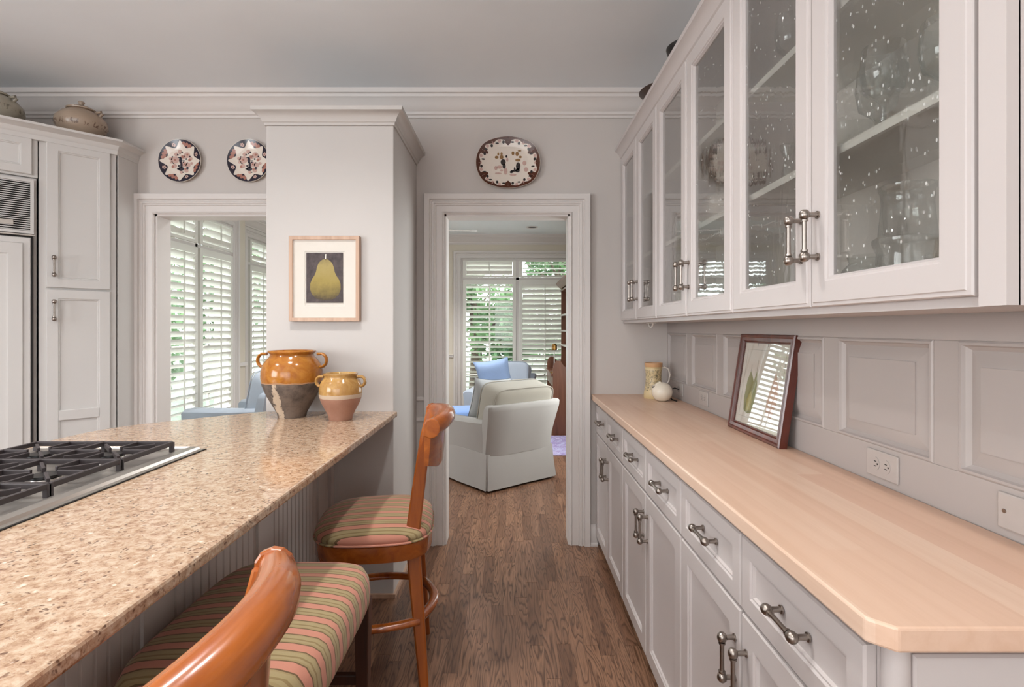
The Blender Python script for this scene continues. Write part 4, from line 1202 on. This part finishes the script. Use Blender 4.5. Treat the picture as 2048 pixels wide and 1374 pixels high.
MB().tube([(0.043, 0, 0.172), (0.060, 0, 0.182), (0.082, 0, 0.172), (0.092, 0, 0.140), (0.086, 0, 0.105), (0.070, 0, 0.075), (0.048, 0, 0.055)], 0.0055, 10, flat=(1.4, 0.8)).build('handle', 'crockery', t, smooth=60)
M['cream'] = plain('cream_glaze', '#E2D8C6', 0.16, var=0.03)
t = thing('round_pot', 'small round cream pot with a slit opening in front of the jug', 'pot', (0.842, 2.925, CT), R(-8))
MB().lathe([(0.001, 0), (0.025, 0.001), (0.042, 0.012), (0.054, 0.034), (0.057, 0.052), (0.053, 0.072), (0.040, 0.092), (0.022, 0.102), (0.001, 0.105)], 48).build('body', 'cream', t, smooth=80)
MB().prism([(-0.050, 0.052), (-0.056, 0.066), (-0.052, 0.075), (-0.012, 0.093), (-0.005, 0.07)], 'Y', -0.016, 0.016).build('spout', 'cream', t, bevel=0.006)
MB().prism([(-0.054, 0.0745), (-0.052, 0.0795), (-0.020, 0.0955), (-0.010, 0.0945)], 'Y', -0.0165, 0.0165).build('slit', 'gap', t)
MB().prism([(-0.055, 0.080), (-0.030, 0.100), (-0.012, 0.111), (-0.004, 0.104), (-0.018, 0.0955)], 'Y', -0.018, 0.018).build('flap', 'cream', t, bevel=0.004)

# ================================================================== GLASSWARE INSIDE THE CABINETS
def glassware(name, label, loc, prof, cat, mat='glass', n=32, group='glassware behind the glass doors', bands=None):
    o = MB().lathe(prof, n, cap=False).build(name, mat, None, loc, smooth=50)
    return tag(o, label, cat, group)
SB, S1_, S2_ = UZ0 + 0.0205, 1.7225, 2.0305
tall = [(0.001, 0.004), (0.052, 0.004), (0.055, 0.0), (0.058, 0.01), (0.056, 0.06), (0.052, 0.10), (0.060, 0.12), (0.060, 0.128), (0.050, 0.135), (0.044, 0.20), (0.046, 0.225), (0.049, 0.228), (0.049, 0.236), (0.043, 0.236)]
XG = 0.80
glassware('glass_vase', 'tall stacked clear glass vase on the lowest shelf', (XG, 1.06, SB), tall, 'vase')
glassware('glass_jug', 'squat clear glass jug left of the tall vase', (XG, 1.185, SB), [(0.001, 0.004), (0.035, 0.004), (0.05, 0.02), (0.055, 0.05), (0.045, 0.08), (0.032, 0.095), (0.036, 0.11), (0.034, 0.112)], 'jug')
glassware('cut_glass_bowl', 'cut glass bowl at the hinge side of the nearest door', (XG, 0.935, SB), [(0.001, 0.004), (0.03, 0.004), (0.03, 0.02), (0.05, 0.05), (0.055, 0.08), (0.053, 0.08)], 'bowl', n=12)
glassware('glass_dish', 'low clear glass dish near the door pulls', (XG, 1.30, SB), [(0.001, 0.004), (0.03, 0.004), (0.045, 0.02), (0.05, 0.05), (0.048, 0.05)], 'dish', n=10)
gob = [(0.001, 0.002), (0.038, 0.002), (0.036, 0.006), (0.006, 0.014), (0.005, 0.07), (0.012, 0.08), (0.036, 0.10), (0.043, 0.14), (0.038, 0.19), (0.037, 0.19)]
glassware('wine_goblet', 'clear goblet on the middle shelf, nearest the cabinet end', (XG + 0.02, 0.99, S1_), gob, 'goblet')
glassware('wine_goblet', 'clear goblet on the middle shelf, second from the cabinet end', (XG - 0.03, 1.085, S1_), gob, 'goblet')
glassware('wine_goblet', 'clear goblet on the middle shelf, third from the cabinet end', (XG + 0.02, 1.175, S1_), gob, 'goblet')
glassware('punch_bowl', 'wide cut glass bowl on the middle shelf near the door pulls', (XG + 0.03, 1.32, S1_), [(0.001, 0.004), (0.04, 0.004), (0.06, 0.03), (0.085, 0.07), (0.09, 0.10), (0.088, 0.10)], 'bowl', n=14)
glassware('wine_goblet', 'clear goblet on the top shelf of the nearest cabinet', (XG, 1.50, S2_), gob, 'goblet')
glassware('glass_candlestick', 'clear glass candlestick on the middle shelf of the nearest cabinet', (XG, 1.52, S1_), [(0.001, 0.002), (0.045, 0.002), (0.04, 0.01), (0.012, 0.03), (0.016, 0.06), (0.008, 0.10), (0.02, 0.13), (0.02, 0.14), (0.012, 0.14)], 'candlestick', n=10)
for k in range(3):
    glassware('dinner_plate', ['bottom white plate of the stack in the middle cabinet', 'middle white plate of the stack in the middle cabinet', 'top white plate of the stack in the middle cabinet'][k], (XG + 0.02, 2.04, SB + 0.014 * k), [(0.001, 0.004), (0.06, 0.0), (0.065, 0.004), (0.115, 0.016), (0.115, 0.019), (0.06, 0.007), (0.001, 0.007)], 'plate', 'crockery', group='white plates in the middle cabinet')
glassware('serving_bowl', 'white serving bowl in the middle cabinet beside the plates', (XG + 0.02, 2.285, SB), [(0.001, 0.004), (0.05, 0.0), (0.055, 0.01), (0.10, 0.07), (0.108, 0.10), (0.104, 0.10), (0.05, 0.02), (0.001, 0.014)], 'bowl', 'crockery', group='white crockery behind the glass doors')
glassware('soup_tureen', 'pale soup tureen on the middle shelf of the middle cabinet', (XG + 0.02, 2.04, S1_), [(0.001, 0), (0.06, 0), (0.06, 0.012), (0.10, 0.05), (0.105, 0.09), (0.09, 0.105), (0.05, 0.13), (0.012, 0.14), (0.016, 0.155), (0.001, 0.16)], 'tureen', 'crockery', group='white crockery behind the glass doors')
glassware('covered_dish', 'pale covered dish on the middle shelf near the second pulls', (XG + 0.02, 2.26, S1_), [(0.001, 0), (0.06, 0), (0.09, 0.04), (0.09, 0.06), (0.05, 0.085), (0.01, 0.09), (0.012, 0.105), (0.001, 0.108)], 'dish', 'crockery', group='white crockery behind the glass doors')
glassware('sugar_bowl', 'pale bowl in the farthest glass-door cabinet', (XG + 0.02, 2.66, SB), [(0.001, 0), (0.05, 0), (0.09, 0.06), (0.095, 0.10), (0.09, 0.10), (0.045, 0.012), (0.001, 0.01)], 'bowl', 'crockery', group='white crockery behind the glass doors')

# ================================================================== STOOLS
def sup2(a, hx, hy, e):
    def pw_(x): return math.copysign(abs(x) ** e, x)
    return (hx * pw_(cos(a)), hy * pw_(sin(a)))
def seat_outline(n=56, k=1.0):
    pts = []
    for i in range(n):
        a = 2 * pi * i / n
        x, y = sup2(a, 0.222 * k, 0.235 * k, 0.58)
        if x < 0: y *= 1 - 0.10 * (x / -0.222) * 0.6
        if x > 0: x *= 1.0
        pts.append((x, y))
    return pts
def cushion(outl, z0, z1, dome, n=7):
    rr = []
    h = z1 - z0
    prof = [(0.965, z0), (0.995, z0 + h * 0.15), (1.0, z0 + h * 0.4), (0.985, z0 + h * 0.72), (0.94, z0 + h * 0.95), (0.86, z1 + dome * 0.30), (0.7, z1 + dome * 0.62), (0.45, z1 + dome * 0.88), (0.2, z1 + dome * 0.98), (0.01, z1 + dome)]
    for k, z in prof:
        rr.append([(x * k, y * k, z) for x, y in outl])
    return MB().rings(rr)
def make_stool(label):
    t = thing('bar_stool', label, 'stool', (0, 0, 0), 0, 'stools along the granite counter')
    ol = seat_outline()
    cushion(ol, 0.555, 0.592, 0.030).build('seat_cushion', 'stripe', t, smooth=60)
    MB().tube([(x * 1.0, y * 1.0, 0.556) for x, y in ol], 0.0045, 8, loop=True).build('piping', 'stripe', t, smooth=60)
    MB().rings([[(x * k, y * k, z) for x, y in ol] for k, z in ((0.975, 0.49), (0.985, 0.495), (0.99, 0.548), (0.97, 0.553))]).build('seat_rail', 'cherry_y', t, smooth=40)
    for s in (-1, 1):
        st = [(0.190, 0.172, 0.0), (0.176, 0.168, 0.18), (0.160, 0.166, 0.38), (0.150, 0.166, 0.52), (0.152, 0.168, 0.60), (0.170, 0.174, 0.74), (0.186, 0.182, 0.86), (0.206, 0.190, 0.975)]
        hw = [(0.017, 0.015), (0.021, 0.016), (0.024, 0.016), (0.026, 0.016), (0.026, 0.016), (0.024, 0.015), (0.021, 0.014), (0.013, 0.012)]
        rr = []
        for (x, y, z), (a, b) in zip(st, hw):
            c_ = 0.006
            rr.append([(x - a + c_, s * y - b, z), (x + a - c_, s * y - b, z), (x + a, s * y - b + c_, z), (x + a, s * y + b - c_, z), (x + a - c_, s * y + b, z), (x - a + c_, s * y + b, z), (x - a, s * y + b - c_, z), (x - a, s * y - b + c_, z)])
        MB().rings(rr).build('back_leg', 'cherry', t, smooth=35)
        rr = []
        for x, y, z, a in ((-0.185, 0.180, 0, 0.014), (-0.172, 0.172, 0.25, 0.018), (-0.160, 0.165, 0.50, 0.021)):
            rr.append([(x - a, s * y - a, z), (x + a, s * y - a, z), (x + a, s * y + a, z), (x - a, s * y + a, z)])
        MB().rings(rr).build('front_leg', 'cherry', t, bevel=0.004)
        pts = []
        for k in range(13):
            u = k / 12
            pts.append((-0.165 + 0.335 * u, s * (0.172 + 0.035 * sin(pi * u)), 0.245))
        MB().tube(pts, 0.015, 10, flat=(1.35, 0.95)).build('stretcher', 'cherry_y', t, smooth=50)
    MB().tube([(0.172 + 0.055 * sin(pi * k / 12), -0.160 + 0.320 * k / 12, 0.245) for k in range(13)], 0.015, 10, flat=(1.35, 0.95)).build('stretcher', 'cherry_y', t, smooth=50)
    MB().tube([(-0.172, -0.165 + 0.33 * k / 8, 0.20) for k in range(9)], 0.014, 10).build('footrest', 'cherry_y', t, smooth=50)
    # curved crest: a bent panel with a scrolled top roll, all one rail
    pr = [(0.000, 0.812), (0.010, 0.806), (0.018, 0.812), (0.024, 0.90), (0.028, 0.950), (0.040, 0.952), (0.054, 0.958), (0.064, 0.972), (0.066, 0.990), (0.059, 1.007), (0.046, 1.016), (0.030, 1.018), (0.013, 1.012), (0.004, 1.000), (0.001, 0.96), (0.000, 0.90)]
    rr = []
    n = 20
    for k in range(n + 1):
        u = -1 + 2 * k / n
        y = 0.205 * u
        bow = 0.060 * (1 - u * u)
        ed = 1 - 0.35 * abs(u) ** 6
        drop = -0.02 * u * u
        low = 0.04 * max(0, abs(u) - 0.55) / 0.45
        rr.append([(0.196 + bow + (px_ - 0.03) * (0.55 + 0.45 * ed) + 0.02, y, max(pz_, 0.806 + low * (1 if pz_ < 0.9 else 0)) + drop) for px_, pz_ in pr])
    cr = MB().rings(rr).build('crest_rail', 'cherry_y', t, smooth=45)
    for s in (-1, 1):
        end = [p for p in rr[0 if s < 0 else -1] if p[2] > 0.915]
        cx = sum(p[0] for p in end) / len(end); cz = sum(p[2] for p in end) / len(end)
        pl = [(cx + (p[0] - cx) * 1.14, cz + (p[2] - cz) * 1.10) for p in end]
        MB().prism(pl, 'Y', s * 0.194, s * 0.211).build('scroll_end', 'cherry_y', cr, bevel=0.004)
    return t
s1 = make_stool('honey wood bar stool with striped seat, the farthest, by the partition')
s1.location = (-0.536, 2.099, 0); s1.rotation_euler = (0, 0, R(8))
s2 = copy_tree(s1)
s2['label'] = 'honey wood bar stool at the bottom edge, only its crest rail showing'
s2.location = (-0.575, 0.590, 0); s2.rotation_euler = (0, 0, 0)

# backless upholstered stool between them
t = thing('backless_stool', 'striped backless stool with dark legs between the two bar stools', 'stool', (-0.622, 1.325, 0), 0, 'stools along the granite counter')
def sq(n, hx, hy, e=0.38):
    return [sup2(2 * pi * i / n, hx, hy, e) for i in range(n)]
ol = sq(64, 0.218, 0.295)
cushion(ol, 0.520, 0.622, 0.024).build('seat_cushion', 'stripe', t, smooth=60)
MB().rings([[(x * k, y * k, z) for x, y in ol] for k, z in ((0.88, 0.500), (0.88, 0.522))]).build('seat_rail', 'cherry_dk', t)
for sx in (-1, 1):
    for sy in (-1, 1):
        rr = []
        for z, a in ((0, 0.014), (0.25, 0.018), (0.52, 0.022)):
            cx, cy = sx * 0.178, sy * 0.252
            rr.append([(cx - a, cy - a, z), (cx + a, cy - a, z), (cx + a, cy + a, z), (cx - a, cy + a, z)])
        MB().rings(rr).build('leg', 'cherry_dk', t, bevel=0.003)
for sy in (-1, 1):
    MB().box(-0.165, sy * 0.252 - 0.010, 0.265, 0.165, sy * 0.252 + 0.010, 0.295).build('stretcher', 'cherry_dk', t, bevel=0.003)
MB().box(-0.188, -0.24, 0.16, -0.168, 0.24, 0.19).build('stretcher', 'cherry_dk', t, bevel=0.003)

# ================================================================== FAMILY ROOM FURNITURE
def armchair(label, loc, rz, body, cush, cat='armchair'):
    """skirted armchair; back towards local -y"""
    t = thing('skirted_armchair', label, cat, loc, rz, 'skirted armchairs in the family room')
    # back: flaring slab
    rr = []
    for z, hw, yb, th in ((0.28, 0.360, -0.405, 0.13), (0.42, 0.364, -0.425, 0.13), (0.55, 0.378, -0.460, 0.12), (0.66, 0.392, -0.490, 0.11), (0.695, 0.392, -0.495, 0.095), (0.710, 0.380, -0.485, 0.07)):
        rr.append([(-hw, yb + 0.03, z), (-hw + 0.03, yb, z), (-hw * 0.4, yb - 0.005, z), (hw * 0.4, yb - 0.005, z), (hw - 0.03, yb, z), (hw, yb + 0.03, z), (hw - 0.01, yb + th, z), (-hw + 0.01, yb + th, z)])
    MB().rings(rr).build('back', body, t, smooth=50)
    for s in (-1, 1):
        rr = []
        for y, z1, x0, x1 in ((-0.365, 0.578, 0.235, 0.352), (-0.33, 0.575, 0.235, 0.372), (-0.1, 0.560, 0.235, 0.378), (0.2, 0.550, 0.235, 0.388), (0.38, 0.545, 0.240, 0.390), (0.405, 0.53, 0.25, 0.38)):
            rr.append([(s * x0, y, 0.28), (s * x0, y, z1 - 0.02), (s * (x0 + 0.03), y, z1), (s * (x1 - 0.03), y, z1), (s * x1, y, z1 - 0.025), (s * (x1 - 0.018), y, 0.28)])
        MB().rings(rr).build('arm', body, t, smooth=45)
    MB().box(-0.25, -0.36, 0.20, 0.25, 0.38, 0.30).build('seat_deck', body, t)
    # skirt: four panels with kick pleats at the corners
    cs = [(-0.362, -0.405), (0.362, -0.405), (0.372, 0.40), (-0.372, 0.40)]
    for k in range(4):
        a = Vector(cs[k]); b = Vector(cs[(k + 1) % 4]); d = (b - a).normalized(); nn = Vector((d.y, -d.x))
        L = (b - a).length; rr = []
        N = 14
        for z, fl, ins in ((0.305, 0.0, 0.012), (0.20, 0.010, 0.013), (0.10, 0.020, 0.015), (0.020, 0.030, 0.017)):
            ro = []; ri = []
            for i in range(N + 1):
                u = i / N
                p = a + d * (ins + (L - 2 * ins) * u) + nn * (fl + 0.004 * sin(u * 9 + k) * (0.3 - z) * 3) + d * ((u - 0.5) * fl * 2)
                ro.append((p.x, p.y, z)); q = p - nn * 0.006; ri.append((q.x, q.y, z))
            rr.append(ro + ri[::-1])
        MB().rings(rr).build('skirt', body, t, smooth=50)
    for px_, py_ in cs:
        sx, sy = (1 if px_ > 0 else -1), (1 if py_ > 0 else -1)
        MB().rings([[(px_ - sx * 0.022 + dx + sx * f_, py_ - sy * 0.022 + dy + sy * f_, z) for dx, dy in ((-0.02, -0.02), (0.02, -0.02), (0.02, 0.02), (-0.02, 0.02))] for z, f_ in ((0.022, 0.020), (0.30, 0.0))]).build('kick_pleat', body, t)
    MB().soft((0, 0.055, 0.385), (0.238, 0.385, 0.085), 0.28, 32, 14, 0.55).build('seat_cushion', cush, t, smooth=60)
    # back cushion, a boxed pillow leaning on the back
    bc = MB().soft((0, 0, 0), (0.325, 0.115, 0.215), 0.24, 48, 22, 0.30).build('back_cushion', cush, t, (0, -0.325, 0.650), (R(14), 0, 0), smooth=60)
    for yy in (-0.098, 0.098):
        pts = [sup2(2 * pi * i / 64, 0.322, 0.212, 0.27) for i in range(64)]
        MB().tube([(x, yy, z) for x, z in pts], 0.005, 6, loop=True).build('piping', cush, bc, smooth=60)
    return t
def pillow(label, loc, rot, s, mat):
    n = 14; m = MB(); rr = []
    for side in (1, -1):
        for j in range(n + 1):
            row = []
            for i in range(n + 1):
                u = -1 + 2 * i / n; v = -1 + 2 * j / n
                k = 1 - 0.10 * (1 - v * v) * abs(u) ** 3; l = 1 - 0.10 * (1 - u * u) * abs(v) ** 3
                h = 0.30 * ((1 - u ** 4) * (1 - v ** 4)) ** 0.6
                row.append((u * s * k, side * h * s + (0.004 * side), v * s * l))
            rr.append(row)
        m.rings(rr, False, False); rr = []
    rim_ = []
    o = m.build('throw_pillow', mat, None, loc, rot, smooth=80)
    return tag(o, label, 'pillow', 'pillows on the armchairs')
a1 = armchair('ivory skirted armchair seen from behind through the doorway', (-0.165, 4.79, 0), R(38.9), 'linen', 'cush')
a2 = armchair('blue-grey armchair facing the doorway below the far window', (-0.14, 6.95, 0), R(166), 'bluegrey', 'bluegrey')
a3 = armchair('blue-grey armchair behind the granite counter seen through the wide opening', (-2.50, 5.10, 0), R(74), 'bluegrey', 'bluegrey')
a3.scale = (1.08, 1.08, 1.08)
pillow('cornflower blue pillow on the far armchair', (-0.22, 6.83, 0.71), (R(-16), R(9), R(168)), 0.235, 'bluepil')
pillow('pale pillow peeking over the ivory armchair cushion', (-0.20, 4.78, 0.690), (R(14), R(4), R(38)), 0.200, 'palepil')
# blue throw over a footstool in front of the far chair
t = thing('footstool', 'blue-grey footstool in front of the far armchair', 'footstool', (-0.58, 6.15, 0), R(12))
MB().box(-0.22, -0.22, 0.04, 0.22, 0.22, 0.26).build('base', 'bluegrey', t, bevel=0.01)
MB().soft((0, 0, 0.33), (0.235, 0.235, 0.08), 0.3, 28, 12, 0.5).build('top_cushion', 'throw', t, smooth=60)

# hutch
HX0, HX1, HY0, HY1 = 0.52, 1.09, 6.52, 7.60
t = thing('desk_hutch', 'brown wooden desk hutch with open shelves and scalloped side', 'hutch', (0, 0, 0))
prof = [(HX0, 0.0), (HX0, 0.83), (HX0 + 0.012, 0.89), (HX0 + 0.05, 0.93), (HX0 + 0.10, 0.925), (HX0 + 0.135, 0.87), (HX0 + 0.165, 0.845), (HX0 + 0.195, 0.86), (HX0 + 0.205, 0.91), (HX0 + 0.205, 1.90), (HX1, 1.90), (HX1, 0.0)]
for y in (HY0, HY1 - 0.025):
    MB().prism(prof, 'Y', y, y + 0.025).build('side_panel', 'hutch', t, bevel=0.003)
MB().box(HX1 - 0.02, HY0 + 0.025, 0.0, HX1, HY1 - 0.025, 1.90).build('back_panel', 'hutch', t)
MB().box(HX0 - 0.02, HY0 + 0.025, 0.735, HX1 - 0.02, HY1 - 0.025, 0.765).build('desk_top', 'hutch', t, bevel=0.003)
for z in (1.11, 1.31, 1.53, 1.88):
    MB().box(HX0 + 0.195, HY0 + 0.025, z - 0.022, HX1 - 0.02, HY1 - 0.025, z).build('shelf', 'crockery' if z < 1.8 else 'hutch', t)
MB().sweep([(HX1, HY0), (HX0 + 0.205, HY0), (HX0 + 0.205, HY1), (HX1, HY1)], [(0, 0), (0.01, 0), (0.03, 0.03), (0.06, 0.06), (0.065, 0.09), (0, 0.09)], 1.90, -1).build('crown', 'hutch', t, smooth=30)
MB().box(HX0 + 0.205, HY0, 1.90, HX1, HY1, 1.985).build('top', 'hutch', t)
MB().box(HX0, HY0 + 0.025, 0.60, HX0 + 0.02, HY1 - 0.025, 0.735).build('drawer', 'hutch', t)
def small(name, label, loc, prof, mat, cat):
    return tag(MB().lathe(prof, 24).build(name, mat, None, loc, smooth=50), label, cat, 'china on the hutch shelves')
small('china_vase', 'tall pale china vase on the top hutch shelf', (0.84, 6.75, 1.53), [(0.001, 0), (0.04, 0), (0.05, 0.05), (0.045, 0.12), (0.03, 0.18), (0.04, 0.22), (0.001, 0.22)], 'blossom', 'vase')
small('china_tureen', 'blue and white tureen on the middle hutch shelf', (0.84, 6.74, 1.31), [(0.001, 0), (0.05, 0), (0.09, 0.05), (0.085, 0.09), (0.04, 0.13), (0.02, 0.17), (0.001, 0.18)], 'blossom', 'tureen')
small('china_ginger_jar', 'blue and white ginger jar on the lowest hutch shelf', (0.84, 6.74, 1.11), [(0.001, 0), (0.04, 0), (0.065, 0.06), (0.06, 0.11), (0.03, 0.14), (0.03, 0.155), (0.001, 0.17)], 'blossom', 'jar')
t = thing('desk_lamp', 'small brass desk lamp standing on the hutch desk', 'lamp', (0.555, 6.72, 0.765))
MB().lathe([(0.001, 0), (0.06, 0), (0.06, 0.012), (0.012, 0.025), (0.001, 0.026)], 24).build('base', 'brass', t, smooth=50)
MB().lathe([(0.006, 0.02), (0.006, 0.33)], 10).build('stem', 'plastic_w', t)
MB().lathe([(0.034, 0.29), (0.036, 0.30), (0.034, 0.35), (0.022, 0.37), (0.006, 0.375), (0.001, 0.375)], 24).build('shade', 'brass', t, smooth=50)
tag(MB().box(0.30, 5.50, 0.0005, 1.05, 6.48, 0.010).build('area_rug', 'rug'), 'faded violet patterned rug in front of the hutch', 'rug')

# ceiling fan and recessed light
t = thing('ceiling_fan', 'white ceiling fan seen at the top of the doorway', 'fan', (-1.02, 5.60, CZ))
MB().lathe([(0.001, 0), (0.07, 0), (0.06, -0.04), (0.015, -0.05), (0.015, -0.33), (0.10, -0.35), (0.12, -0.40), (0.09, -0.46), (0.001, -0.47)], 28).build('motor', 'trim', t, smooth=50)
fsrc = None
for k in range(5):
    if fsrc is None:
        fsrc = MB().prism([(0.12, -0.05), (0.60, -0.065), (0.66, -0.03), (0.66, 0.03), (0.60, 0.065), (0.12, 0.05)], 'Z', -0.004, 0.004).build('blade', 'trim', t, (0, 0, -0.385), (R(13), 0, R(5 + 72 * k)))
    else:
        inst(fsrc, 'blade', t, (0, 0, -0.385), (R(13), 0, R(5 + 72 * k)))
t = thing('recessed_light', 'unlit recessed ceiling light beyond the doorway', 'light', (0.30, 7.45, CZ))
MB().lathe([(0.085, -0.001), (0.085, -0.006), (0.065, -0.008), (0.06, -0.001)], 28, cap=False).build('trim_ring', 'trim', t, smooth=40)
MB().lathe([(0.062, -0.0015), (0.001, -0.0020)], 28, cap=False).build('lamp_recess', 'black', t)
